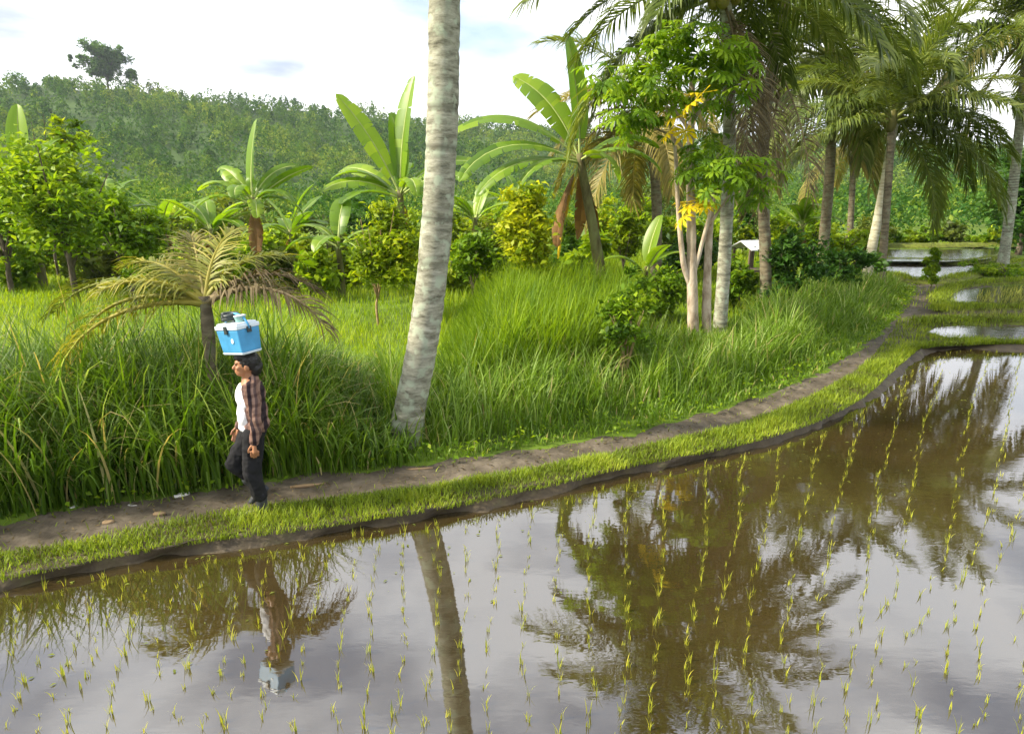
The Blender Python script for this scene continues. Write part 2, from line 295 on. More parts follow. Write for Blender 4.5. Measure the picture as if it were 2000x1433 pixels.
# ------------------------------------------------------------------ the setting
def axis(a, b, st, far, growth=1.25):
    v = list(np.arange(a, b, st)); s = st
    while v[-1] < far: s *= growth; v.append(v[-1] + s)
    s = st
    while v[0] > -far: s *= growth; v.insert(0, v[0] - s)
    return np.array(v)
xs = axis(-13, 18, .22, 2500); ys = axis(-1.5, 34, .22, 2500)
X, Y = np.meshgrid(xs, ys); Z = gz(X, Y)
under = in_poly(X, Y, np.vstack([L_up[:, :2], L_lo[::-1, :2]])) | in_poly(X, Y, np.vstack([L_lo[:, :2], L_wa[::-1, :2]]))
Z = np.where(under, np.minimum(Z, -.02), Z)
nx, ny = len(xs), len(ys)
idx = np.arange(nx * ny).reshape(ny, nx)
F = np.stack([idx[:-1, :-1], idx[:-1, 1:], idx[1:, 1:], idx[1:, :-1]], 2).reshape(-1, 4)
obj('ground', mesh_np('ground', np.stack([X, Y, Z], 2).reshape(-1, 3), F, smooth=True, mats=[M['ground']]), kind='structure')

def loft(lines, zs, sub, rough, seed):
    """surface across several lines running side by side"""
    rows = []
    for a, b, za, zb, k in zip(lines[:-1], lines[1:], zs[:-1], zs[1:], sub):
        for t in np.linspace(0, 1, k, endpoint=False): rows.append((a * (1 - t) + b * t, za * (1 - t) + zb * t))
    rows.append((lines[-1], zs[-1])); V = []
    for i, (l, z) in enumerate(rows):
        q = l.copy(); q[:, 2] = z + rough * (vnoise(q[:, 0], q[:, 1], 3.1, seed) * .6 + vnoise(q[:, 0], q[:, 1], 9.7, seed + 1) * .4)
        V.append(q)
    V = np.array(V); a, b = V.shape[:2]; ii = np.arange(a * b).reshape(a, b)
    F = np.stack([ii[:-1, :-1], ii[:-1, 1:], ii[1:, 1:], ii[1:, :-1]], 2).reshape(-1, 4)
    return V.reshape(-1, 3), F
def offset(Lp, d):
    T = np.gradient(Lp[:, :2], axis=0); T /= np.linalg.norm(T, axis=1)[:, None]
    q = Lp.copy(); q[:, 0] -= T[:, 1] * d; q[:, 1] += T[:, 0] * d; return q
V, F = loft([offset(L_lo, -.04), L_lo * .5 + L_up * .5, L_up, offset(L_up, .7)], [.072, .060, .08, .05], [8, 8, 3], .024, 1)
obj('path', mesh_np('path', V, F, smooth=True, mats=[M['path']]), kind='structure')
wob = lambda Lp, a, sd: np.column_stack([Lp[:, 0] + a * vnoise(Lp[:, 0], Lp[:, 1], 4, sd), Lp[:, 1] + a * vnoise(Lp[:, 0], Lp[:, 1], 5, sd + 2), Lp[:, 2]])
V, F = loft([wob(offset(L_wa, -.22), .04, 4), wob(L_wa, .075, 5), wob(L_ou, .05, 6), L_lo], [-.12, .002, .105, .085], [3, 6, 10], .026, 2)
obj('bank', mesh_np('bank', V, F, smooth=True, mats=[M['bank']]), kind='structure')
LOFT_BANK = (L_ou, L_lo)

def water_poly(name, pts, z):
    bm = bmesh.new(); vs = [bm.verts.new((p[0], p[1], z)) for p in pts]; f = bm.faces.new(vs); bm.normal_update()
    if f.normal.z < 0: f.normal_flip()
    bmesh.ops.triangulate(bm, faces=bm.faces[:]); me = bpy.data.meshes.new(name); bm.to_mesh(me); bm.free(); me.materials.append(M['water_ruffled' if name == 'terrace_water' else 'water'])
    return obj(name, me, kind='structure')
water_poly('paddy_water', [tuple(p) for p in np.vstack([offset(L_wa, .12)[::3, :2], [[32, 0.5], [-22, 0.5]]])], 0.0)
def px_poly(px, z): return [gp(u, v, z) for u, v in px]
TW = []
def terrace(px, z): TW.append(np.array(px_poly(px, z))[:, :2]); water_poly('terrace_water', px_poly(px, z), z)
terrace([(1812, 648), (1830, 639), (1880, 636), (2000, 638), (2200, 642), (2400, 646), (2400, 672), (2200, 668), (2000, 663), (1850, 659)], .13)
terrace([(1846, 593), (1850, 577), (1880, 566), (1950, 559), (2080, 555), (2300, 553), (2300, 602), (2080, 604), (1900, 602)], .13)
terrace([(1845, 620), (1880, 612), (2000, 611), (2250, 613), (2250, 631), (2000, 629), (1845, 631)], .12)
terrace([(1700, 514), (1800, 513), (1900, 519), (1905, 530), (1850, 541), (1790, 546), (1755, 535), (1700, 530)], .16)
terrace([(1690, 488), (1950, 486), (1968, 493), (1930, 506), (1850, 511), (1690, 510)], .30)
def ridge(px, z0, wd, ht, seed):
    P = catmull([gp(u, v, z0) for u, v in px], 90); rows = []
    tp = np.clip(np.minimum(np.arange(90), 89 - np.arange(90)) / 6, 0, 1) ** .5
    for d, h in [(-1, -.1), (-.72, .55), (-.35, .95), (0, 1.0), (.35, .95), (.72, .55), (1, -.1)]:
        q = offset(P, d * wd); q[:, 2] = z0 - .05 * (1 - tp) + h * ht * tp + .015 * vnoise(q[:, 0], q[:, 1], 4, seed); rows.append(q)
    V = np.array(rows); a, b = V.shape[:2]; ii = np.arange(a * b).reshape(a, b)
    F = np.stack([ii[:-1, :-1], ii[:-1, 1:], ii[1:, 1:], ii[1:, :-1]], 2).reshape(-1, 4)
    obj('bund', mesh_np('bund', V.reshape(-1, 3), F, smooth=True, mats=[M['ridge']]), kind='structure'); return P
RIDGES = [ridge([(1800, 634), (1850, 630), (2000, 633), (2300, 638)], .08, .22, .11, 1),
          ridge([(1830, 610), (1880, 605), (2000, 605), (2300, 606)], .08, .22, .12, 2),
          ridge([(1838, 600), (1840, 580), (1870, 562), (1940, 554), (2080, 550), (2300, 548)], .08, .24, .12, 3),
          ridge([(1690, 512), (1800, 512), (1870, 515), (1930, 509), (1975, 499)], .14, .28, .18, 4),
          ridge([(1690, 482), (1800, 482), (1960, 480), (2150, 482)], .25, .5, .20, 5),
          ridge([(1700, 534), (1750, 540), (1790, 551), (1850, 548), (1910, 534), (2000, 512), (2200, 500)], .1, .4, .10, 6)]

# hill behind, with the wood on it
crest_px = [(-700, 190), (-300, 165), (0, 158), (120, 152), (260, 165), (400, 186), (600, 208), (800, 226), (1000, 244), (1200, 256), (1500, 272), (1750, 282), (2000, 292), (2400, 310), (2900, 330)]
caz, cel = [], []
for u, v in crest_px:
    d = ray(u, v); caz.append(math.atan2(d[0], d[1])); cel.append(d[2] / math.hypot(d[0], d[1]))
R0, R1 = 140.0, 340.0
def hill_z(az, r):
    top = CAMZ + R1 * np.interp(az, caz, cel) - 3.0
    t = np.clip((r - R0) / (R1 - R0), 0, 1.0)
    z = top * (t ** 1.15) + 2.2 * np.sin(az * 23 + r * .045) * t * (1 - t) * 3 + 1.2 * np.sin(az * 61 + 1) * np.sin(r * .08) * t
    return np.where(r > R1, top - (r - R1) * .25, z) - .3
az = np.linspace(-1.05, 1.05, 240); rr = np.r_[np.linspace(R0 - 15, R1, 60), R1 + 40, R1 + 120]
A, RR = np.meshgrid(az, rr); HZ = hill_z(A, RR)
V = np.stack([np.sin(A) * RR, np.cos(A) * RR, HZ], 2).reshape(-1, 3); ii = np.arange(A.size).reshape(A.shape)
obj('hill', mesh_np('hill', V, np.stack([ii[:-1, :-1], ii[:-1, 1:], ii[1:, 1:], ii[1:, :-1]], 2).reshape(-1, 4), smooth=True, mats=[M['hill']]), kind='structure')
NT = 4700
ta = rng.uniform(-.80, .80, NT); tr = np.where(rng.uniform(size=NT) < .17, rng.uniform(50, 150, NT), np.sqrt(rng.uniform(62 ** 2, (R1 + 6) ** 2, NT))); th = rng.uniform(.7, 1.15, NT) * np.interp(tr, [60, 140, 220], [3.4, 5.0, 6.0]); tw = rng.uniform(1.3, 3.0, NT) * np.interp(tr, [60, 200], [1.0, 1.1])
th *= 1 + .25 * np.sin(ta * 40) * np.sin(tr * .05); tt = np.clip(.45 + .20 * rng.normal(size=NT) + .16 * np.sin(ta * 17 + tr * .03), .05, .95)
K = 70
hgt = rng.beta(1.5, 1.3, (NT, K)); rnd = (rng.uniform(size=(NT, 1)) < .6); prof = np.where(rnd, np.sin(np.pi * np.clip(hgt * .9 + .1, 0, 1)) ** .6, (1.05 - hgt) ** .7 * np.clip(hgt * 5 + .3, 0, 1))
ang = rng.uniform(0, 2 * np.pi, (NT, K)); rad = prof * tw[:, None] * np.sqrt(rng.uniform(.15, 1, (NT, K)))
cx = (np.sin(ta) * tr)[:, None] + rad * np.cos(ang); cy = (np.cos(ta) * tr)[:, None] + rad * np.sin(ang); cz = np.maximum(hill_z(ta, tr), 0)[:, None] + hgt * th[:, None]
Cc = np.stack([cx, cy, cz], 2).reshape(-1, 3); n = len(Cc)
V, F, T = leaf_cards(Cc, rng.uniform(.55, 1.35, n) * np.repeat(np.interp(tr, [50, 120, 220], [.36, .62, 1.0]), K), np.clip(np.repeat(tt, K) + rng.normal(0, .12, n), 0, 1), .4, .55, droop=1.6)
fo = obj('forest', mesh_np('forest', V, F, T, mats=[M['forest']]), kind='stuff'); tag(fo, 'dense green wood covering the hill behind the garden', 'wood')

# ------------------------------------------------------------------ grass
def blades_obj(name, label, mat, P, L, W, bend, tilt, nseg, tint, cat='grass'):
    n = len(P); D = rng.uniform(0, 2 * np.pi, n)
    V, F, T = strips(P, D, W, L, bend, nseg, tilt, tint)
    o = obj(name, mesh_np(name, V, F, T, smooth=True, mats=[mat]), kind='stuff'); tag(o, label, cat); return o
def along(Lp, i0, i1, n, d0, d1, pw=1.0):
    s = rng.uniform(i0, i1, n); i = s.astype(int).clip(0, len(Lp) - 2); f = (s - i)[:, None]
    p = Lp[i] * (1 - f) + Lp[i + 1] * f; T = Lp[i + 1] - Lp[i]; T /= np.linalg.norm(T, axis=1)[:, None] + 1e-9
    d = d0 + (d1 - d0) * rng.uniform(0, 1, n) ** pw
    x = p[:, 0] - T[:, 1] * d; y = p[:, 1] + T[:, 0] * d
    return np.stack([x, y, gz(x, y)], 1), d
def idx_at(Lp, x): return int(np.argmin(np.abs(Lp[:, 0] - x) + (Lp[:, 2] > 99)))
def ucol(P):   # picture column a ground point is seen in (to place kinds of grass along the verge)
    return 1000 + FPX * P[:, 0] / (P[:, 1] * CP + (CAMZ - P[:, 2]) * SP)
iL = idx_at(L_up, -7.5); iT = idx_at(L_up, gp(800, 915)[0]); iE = len(L_up) - 25
# tall grass left of the leaning palm
P, d = along(L_up, iL, iT, 21000, .02, 3.6, 1.0)
clump = vnoise(P[:, 0], P[:, 1], 2.3, 8); u = ucol(P)
hh = (1.02 + .42 * sstep(.1, 1.0, d)) * (1 - .60 * sstep(520, 740, u)) * (1 - .55 * sstep(2.0, 3.4, d)) * (1 + .14 * clump) * rng.uniform(.55, 1.12, len(P))
low = rng.uniform(size=len(P)) < .25; hh = np.where(low, hh * .5, hh)
tint = np.clip(.30 + .16 * clump + rng.normal(0, .14, len(P)) + .10 * sstep(560, 760, u), 0, 1); hl = rng.uniform(size=len(P)) < .12; tint = np.where(hl, rng.uniform(.7, 1, len(P)), tint); tint = np.where(rng.uniform(size=len(P)) < .03, 1.0, tint)
blades_obj('tall_grass', 'tall dark green arching grass along the path at left', M['tall'], P, hh * 1.25, rng.uniform(.013, .030, len(P)), rng.uniform(.4, 2.5, len(P)) * np.where(low, .7, 1), rng.uniform(0, .30, len(P)), 6, tint)
# verge right of the leaning palm
P, d = along(L_up, iT - 2, iE, 19000, .10, 2.7, 1.15)
clump = vnoise(P[:, 0], P[:, 1], 2.6, 11); u = ucol(P)
hh = (.13 + .65 * sstep(.15, 1.0, d)) * (1 + .30 * clump) * (1 - .25 * sstep(1500, 1750, u)) * (1 - .45 * sstep(800, 860, u) * sstep(900, 830, u)) * (1 - .55 * sstep(1260, 1330, u) * sstep(1520, 1420, u) * sstep(.9, 1.6, d)) * (1 - .5 * sstep(1180, 1205, u) * sstep(1265, 1235, u)) * rng.uniform(.5, 1.15, len(P))
tint = np.clip(.50 + .16 * clump + rng.normal(0, .14, len(P)), 0, 1); hl = rng.uniform(size=len(P)) < .10; tint = np.where(hl, rng.uniform(.75, 1, len(P)), tint)
blades_obj('verge_grass', 'knee-high bright green grass along the curve of the path', M['tall'], P, np.maximum(hh, .06) * 1.25, rng.uniform(.010, .024, len(P)) * (1 + .5 * sstep(9, 16, P[:, 1])), rng.uniform(.3, 2.3, len(P)), rng.uniform(0, .35, len(P)), 5, tint)
# taller mass behind the leaning palm
x = rng.uniform(-1.2, 4.2, 17000); y = rng.uniform(8.8, 14.5, 17000); m = (dist_line(x, y, L_up) > 2.0) & in_poly(x, y, land_poly) & (1000 + FPX * x / (y * CP + .7) < 1230); x, y = x[m], y[m]; P = np.stack([x, y, gz(x, y)], 1)
cl = vnoise(x, y, 1.6, 21); hh = 1.05 * sstep(-1.4, .0, x) * (1 + .25 * cl) * rng.uniform(.5, 1.1, len(x)) + .25
blades_obj('reed_grass', 'tall feathery green grass mass behind the leaning palm', M['meadow'], P, hh * 1.1, rng.uniform(.016, .03, len(x)), rng.uniform(.2, 1.6, len(x)), rng.uniform(0, .25, len(x)), 5, np.clip(.30 + .15 * cl + rng.normal(0, .15, len(x)), 0, 1))
# meadow
n = 90000; y = 6.5 + 24 * rng.uniform(0, 1, n) ** 1.25; x = (rng.uniform(-150, 1720, n) - 1000) / FPX * (y * CP + .7)
m = in_poly(x, y, land_poly) & (dist_line(x, y, L_up) > 1.6); x, y = x[m], y[m]; P = np.stack([x, y, gz(x, y)], 1); cl = vnoise(x, y, .8, 31)
sc = 1 + .055 * (y - 7)
blades_obj('meadow_grass', 'sunlit yellow-green meadow grass under the fruit trees', M['meadow'], P, (.34 - .19 * sstep(880, 780, 1000 + FPX * x / (y * CP + .7)) - .14 * sstep(1230, 1300, 1000 + FPX * x / (y * CP + .7))) * sc * (1 + .35 * cl) * rng.uniform(.5, 1.2, len(x)), .011 * sc * rng.uniform(.7, 1.5, len(x)), rng.uniform(.2, 1.4, len(x)), rng.uniform(0, .45, len(x)), 3, np.clip(.55 + .2 * cl + rng.normal(0, .16, len(x)), 0, 1))
# turf on the bund and on the low ground beyond it
def loft_scatter(a, b, n, t0=0., t1=1.):
    mid = (a[1:] + a[:-1] + b[1:] + b[:-1]) / 4; ar = np.linalg.norm(a[1:] - a[:-1], axis=1) * np.linalg.norm((b - a)[1:], axis=1)
    ar = ar / (np.linalg.norm(mid, axis=1) ** 1.1) * (np.abs(mid[:, 0]) < 12)
    i = rng.choice(len(ar), n, p=ar / ar.sum()); f = rng.uniform(0, 1, n)[:, None]; t = rng.uniform(t0, t1, n)[:, None]
    A_ = a[i] * (1 - f) + a[i + 1] * f; B_ = b[i] * (1 - f) + b[i + 1] * f; P = A_ * (1 - t) + B_ * t; return P, t[:, 0]
P, t = loft_scatter(L_ou, L_lo, 52000, -.10, 1.06); P[:, 2] = .085 + .01 * vnoise(P[:, 0], P[:, 1], 3.1, 2)
for pp in TW: m_ = ~in_poly(P[:, 0], P[:, 1], pp); P, t = P[m_], t[m_]
cl = vnoise(P[:, 0], P[:, 1], 3.5, 41); far = 1 + .07 * np.clip(P[:, 1] - 5, 0, 20)
blades_obj('bund_turf', 'short lime green turf on the bund between path and paddy', M['turf'], P, (.055 + .04 * (1 + cl) * np.sin(np.pi * np.clip(t, .1, .95))) * rng.uniform(.5, 1.4, len(P)) * far, .007 * far * rng.uniform(.7, 1.5, len(P)), rng.uniform(.2, 1.8, len(P)), rng.uniform(0, .6, len(P)), 3, np.clip(.5 + .22 * cl + rng.normal(0, .16, len(P)), 0, 1))
# grass on terrace ridges and flats at the right
Ps = []
for q in RIDGES:
    nq = 4200; i = rng.integers(0, 62, nq); f = rng.uniform(0, 1, nq)[:, None]; p = q[i] * (1 - f) + q[i + 1] * f; p[:, :2] += rng.normal(0, .13, (nq, 2)); p[:, 2] += .07; Ps.append(p)
x = rng.uniform(6, 24, 16000); y = rng.uniform(17, 44, 16000); keep = np.ones(len(x), bool)
for pp in TW: keep &= ~in_poly(x, y, pp)
keep &= ~in_poly(x, y, land_poly) | (y > 24); x, y = x[keep], y[keep]; Ps.append(np.stack([x, y, np.full(len(x), .06)], 1))
P = np.vstack(Ps); cl = vnoise(P[:, 0], P[:, 1], 1.1, 51)
blades_obj('terrace_grass', 'rough olive grass on the low bunds of the far terraces', M['turf'], P, rng.uniform(.07, .18, len(P)) * (1 + .3 * cl), rng.uniform(.010, .024, len(P)), rng.uniform(.2, 1.5, len(P)), rng.uniform(0, .5, len(P)), 3, np.clip(.48 + .2 * cl + rng.normal(0, .16, len(P)), 0, 1))
P, t = loft_scatter(L_lo, L_up, 5200, -.02, 1.02); e_ = np.minimum(t, 1 - t); P = P[rng.uniform(size=len(P)) < .05 + np.exp(-np.clip(e_, 0, 1) / .09)]; P[:, 2] = .07
blades_obj('path_edge_grass', 'stray tufts of grass growing into the dirt path', M['turf'], P, rng.uniform(.04, .11, len(P)), rng.uniform(.006, .012, len(P)), rng.uniform(.3, 1.9, len(P)), rng.uniform(.1, .9, len(P)), 3, np.clip(rng.normal(.4, .2, len(P)), 0, 1))
P, t = loft_scatter(L_lo, L_up, 1100, .02, .98); P[:, 2] = .083; V, F, T = leaf_cards(P, rng.uniform(.015, .06, len(P)), rng.uniform(0, 1, len(P)), 5, .35)
tag(obj('leaf_litter', mesh_np('leaf_litter', V, F, T, mats=[M['frond_dead']]), kind='stuff'), 'brown leaf scraps scattered over the dirt path', 'litter')
# low broad-leaved weeds at the foot of the grass
P, d = along(L_up, iL, iE, 9000, -.02, .75, 1.3); cl = vnoise(P[:, 0], P[:, 1], 4.1, 61); keep = rng.uniform(size=len(P)) < .35 + .45 * cl; P = P[keep]
P[:, 2] += rng.uniform(.02, .17, len(P)) * (1 + .5 * cl[keep]); V, F, T = leaf_cards(P, rng.uniform(.03, .085, len(P)), np.clip(rng.normal(.62, .2, len(P)), 0, 1), .8, .55)
tag(obj('weeds', mesh_np('weeds', V, F, T, mats=[M['leaf_a']]), kind='stuff'), 'low leafy weeds at the foot of the roadside grass', 'weeds')

# ------------------------------------------------------------------ rice
def rice_mesh(seed, h=0.17, nb=6):
    g = np.random.default_rng(seed); P = np.zeros((nb, 3)); P[:, :2] = g.normal(0, .006, (nb, 2)); P[:, 2] = -.02
    V, F, T = strips(P, g.uniform(0, 6.28, nb), np.full(nb, .0056) * g.uniform(.7, 1.3, nb), h * g.uniform(.6, 1.3, nb), g.uniform(.05, 1.1, nb), 4, g.uniform(.02, .20, nb), np.clip(g.normal(.5, .2, nb), 0, 1))
    return mesh_np('rice_seedling', V, F, T, mats=[M['rice']])
rice_meshes = [rice_mesh(100 + i, .056 + .008 * i, 4 + i % 4) for i in range(8)]
spots = []
for r_i in range(-14, 48):
    u0 = -260 + r_i * 64 + rng.normal(0, 5); vv = 1500.0
    drift = .20 if u0 < 1000 else .10
    while vv > 640:
        uu = u0 + (1000 - u0) * drift * (1470 - vv) / 500 + 10 * math.sin(vv * .013 + r_i)
        if u0 > 1000: uu = u0 + (u0 - 1000) * .16 * max(0, (1250 - vv)) / 500 + 8 * math.sin(vv * .013 + r_i)
        p = gp(uu, vv, 0.0); spots.append((p[0] + rng.normal(0, .010), p[1] + rng.normal(0, .03)))
        vv -= max(8, 26 * ((vv - 381) / 900) ** 1.6) * rng.uniform(.75, 1.3)
spots = np.array(spots)
inner = np.vstack([offset(L_wa, -.10)[:, :2], [[30, 1.2], [-20, 1.2]]])
spots = spots[in_poly(spots[:, 0], spots[:, 1], inner) & (spots[:, 1] > 2.7)]
# a denser line hugging the bank
e = offset(L_wa, -.22); s = np.cumsum(np.r_[0, np.linalg.norm(np.diff(e[:, :2], axis=0), axis=1)]); tq = np.arange(7, s[-1] - 10, .21)
edge = np.column_stack([np.interp(tq, s, e[:, 0]), np.interp(tq, s, e[:, 1])]) + rng.normal(0, .06, (len(tq), 2)); spots = np.vstack([spots, edge])
u_ = 1000 + FPX * spots[:, 0] / (spots[:, 1] * CP + CAMZ * SP); spots = spots[(u_ > -120) & (u_ < 2160)]
order = np.argsort(np.hypot(spots[:, 0], spots[:, 1])); spots = spots[order]; u_ = 1000 + FPX * spots[:, 0] / (spots[:, 1] * CP + CAMZ * SP)
inview = (u_ > 0) & (u_ < 2000) & (spots[:, 1] > 2.97); cand = np.where(inview)[0]
single = set(cand[:300].tolist()); rest = []
for i, (x, y) in enumerate(spots):
    me = rice_meshes[int(rng.integers(8))]; sc_ = rng.uniform(.75, 1.25); rz = rng.uniform(0, 6.28)
    if i in single:
        o = obj('rice_seedling', me, loc=(x, y, 0)); o.rotation_euler = (0, 0, rz); o.scale = (sc_,) * 3
        tag(o, 'thin yellow-green rice seedling standing in the near flooded paddy', 'rice plant', 'rice seedlings in the near paddy')
    else: rest.append((x, y, rz, sc_, me))
parts = []
for x, y, rz, s_, me in rest:
    n = len(me.vertices); co = np.empty(n * 3, np.float32); me.vertices.foreach_get('co', co); co = co.reshape(-1, 3) * s_
    fi = np.empty(len(me.loops), np.int32); me.loops.foreach_get('vertex_index', fi); t_ = np.empty(n, np.float32); me.attributes['tint'].data.foreach_get('value', t_)
    c, sn = math.cos(rz), math.sin(rz); parts.append((np.stack([co[:, 0] * c - co[:, 1] * sn + x, co[:, 0] * sn + co[:, 1] * c + y, co[:, 2]], 1), fi.reshape(-1, 4), t_))
V, F, T = cat_parts(parts); tag(obj('rice_rows', mesh_np('rice_rows', V, F, T, mats=[M['rice']]), kind='stuff'), 'rows of yellow-green rice seedlings farther out in the paddy', 'rice')
P, d = along(L_wa, 60, len(L_wa) - 90, 1500, -1.6, -.05, 1.0); d2 = rng.uniform(size=len(P)) < np.exp(d * 1.3) + .10; P = P[d2]; P[:, 2] = .006
V, F, T = leaf_cards(P, rng.uniform(.012, .05, len(P)), rng.uniform(.1, .6, len(P)), 40, .4); tag(obj('floating_debris', mesh_np('floating_debris', V, F, T, mats=[M['crop']]), kind='stuff'), 'bits of leaf and straw floating along the paddy edge', 'debris')
# denser rice in the terraces at the right
def crop(name, label, px, n, h, z):
    poly = np.array([gp(u, v, z)[:2] for u, v in px]); lo, hi = poly.min(0), poly.max(0)
    gx = np.arange(lo[0], hi[0], .22); gy = np.arange(lo[1], hi[1], .22); XX, YY = np.meshgrid(gx, gy); x = XX.ravel() + rng.normal(0, .03, XX.size); y = YY.ravel() + rng.normal(0, .03, XX.size)
    m = in_poly(x, y, poly); x, y = np.repeat(x[m], n), np.repeat(y[m], n); P = np.stack([x + rng.normal(0, .02, len(x)), y + rng.normal(0, .02, len(x)), np.full(len(x), z - .02)], 1)
    V, F, T = strips(P, rng.uniform(0, 6.28, len(x)), np.full(len(x), .016), h * rng.uniform(.6, 1.2, len(x)), rng.uniform(.1, 1.5, len(x)), 3, rng.uniform(0, .3, len(x)), np.clip(rng.normal(.5, .2, len(x)), 0, 1))
    tag(obj(name, mesh_np(name, V, F, T, mats=[M['crop']]), kind='stuff'), label, 'rice')
crop('rice_crop', 'olive rice growing in rows in the second terrace at the right', [(1912, 571), (1950, 563), (2080, 559), (2250, 557), (2250, 596), (2080, 598), (1912, 595)], 4, .20, .13)
crop('rice_crop', 'strip of olive rice between two low bunds at the right', [(1845, 618), (1880, 612), (2000, 611), (2250, 613), (2250, 631), (2000, 629), (1845, 629)], 6, .24, .12)

# ------------------------------------------------------------------ palms
def frond_mesh(seed, L=3.6, elev=40, droop=70, hang=.5, nl=92, ll=.95, lw=.036, ragged=.1, mat='frond'):
    g = np.random.default_rng(seed); n = 26; s = np.linspace(0, 1, n)
    e = R(elev) - R(droop) * s ** 1.35; side = g.normal(0, .10) * s ** 2
    dx = np.cos(e) * L / (n - 1); dz = np.sin(e) * L / (n - 1)
    C = np.stack([np.r_[0, np.cumsum(dx[:-1])], np.cumsum(side) * L / n, np.r_[0, np.cumsum(dz[:-1])]], 1)
    rad = .028 * (1 - s) ** .8 + .004; rad[:3] *= np.array([2.0, 1.6, 1.25])
    parts = [tube(C[::2], rad[::2], 4, False, np.full(len(C[::2]), .85))]
    sl = np.repeat(np.linspace(.14, .995, nl), 2); sg = np.tile([1., -1.], nl); keep = g.uniform(size=len(sl)) > ragged; sl, sg = sl[keep], sg[keep]
    sl = np.clip(sl + g.normal(0, .006, len(sl)), .1, 1); m = len(sl)
    B = np.stack([np.interp(sl, s, C[:, i]) for i in range(3)], 1)
    T = np.gradient(C, axis=0); T /= np.linalg.norm(T, axis=1)[:, None]; Tt = np.stack([np.interp(sl, s, T[:, i]) for i in range(3)], 1)
    S = np.cross(Tt, [0, 0, 1.0]); bad = np.linalg.norm(S, axis=1) < .05; S[bad] = [0, -1, 0]; S /= np.linalg.norm(S, axis=1)[:, None]
    N = np.cross(S, Tt); ln = ll * (.40 + .60 * np.sin(np.pi * np.clip(sl * .80 + .12, 0, 1))) * g.uniform(.8, 1.1, m); fw = .35 + .75 * sl ** 2
    Dv = Tt * fw[:, None] + S * (sg * (1.0 - .45 * sl))[:, None] + N * g.uniform(.05, .40, m)[:, None] + g.normal(0, .08, (m, 3)); Dv /= np.linalg.norm(Dv, axis=1)[:, None]
    ns = 3; pts = [B]; dirs = []; hg = hang * g.uniform(.6, 1.5, m)
    for q in range(ns):
        dirs.append(Dv); pts.append(pts[-1] + Dv * (ln / ns)[:, None]); Dv = Dv + np.array([0, 0, -1.0]) * hg[:, None]; Dv /= np.linalg.norm(Dv, axis=1)[:, None]
    Pt = np.stack(pts, 1); Wd = Tt - (Tt * dirs[0]).sum(1)[:, None] * dirs[0]; Wd /= np.linalg.norm(Wd, axis=1)[:, None] + 1e-6
    wv = np.array([.6, 1.0, .8, .08]) * lw * .5
    V = np.stack([Pt - Wd[:, None] * wv[None, :, None], Pt + Wd[:, None] * wv[None, :, None]], 2).reshape(-1, 3)
    i = np.arange(m)[:, None] * 8 + np.arange(ns)[None] * 2; F = np.stack([i, i + 1, i + 3, i + 2], 2).reshape(-1, 4)
    parts.append((V, F, np.repeat(np.clip(g.normal(.5, .17, m), 0, 1), 8)))
    V, F, T = cat_parts(parts); return mesh_np('frond', V, F, T, mats=[M[mat]])
FR = {}
# deterministic seeds (hash of str varies between runs)
def _h(s): return sum(ord(c) * (i + 3) for i, c in enumerate(s))
def frond(kind, mat, var):
    key = (kind, mat, var)
    if key not in FR:
        a = {'up': (72, 45, .22), 'mid': (44, 72, .42), 'flat': (16, 68, .60), 'low': (-12, 62, .75), 'hang': (-42, 46, .5), 'dead': (-62, 26, .35)}[kind]
        FR[key] = frond_mesh(_h(kind) + var * 13 + len(mat), 3.6, a[0] + 5 * (var - 1), a[1], a[2], ragged=.45 if kind == 'dead' else .08, mat=mat, lw=.040 if kind != 'dead' else .026)
    return FR[key]
def ring_trunk(pts, r0, r1, mat, flare=1.45, n=150, ns=18, ring=.11):
    C = catmull(pts, n); s = np.r_[0, np.cumsum(np.linalg.norm(np.diff(C, axis=0), axis=1))]; t = s / s[-1]
    r = r0 + (r1 - r0) * t; r *= 1 + (flare - 1) * np.exp(-s / .30) + .22 * np.exp(-s / .10)
    ph = (s / ring + .25 * np.sin(s * 2.1)) % 1; groove = np.exp(-((ph - .5) / .12) ** 2)
    r *= 1 - .05 * groove + .012 * np.sin(s * 5.3) + .010 * rng.normal(size=n)
    V, F, T = tube(C, r, ns, True, 1 - .8 * groove * rng.uniform(.3, 1, n))
    return V, F, T, C
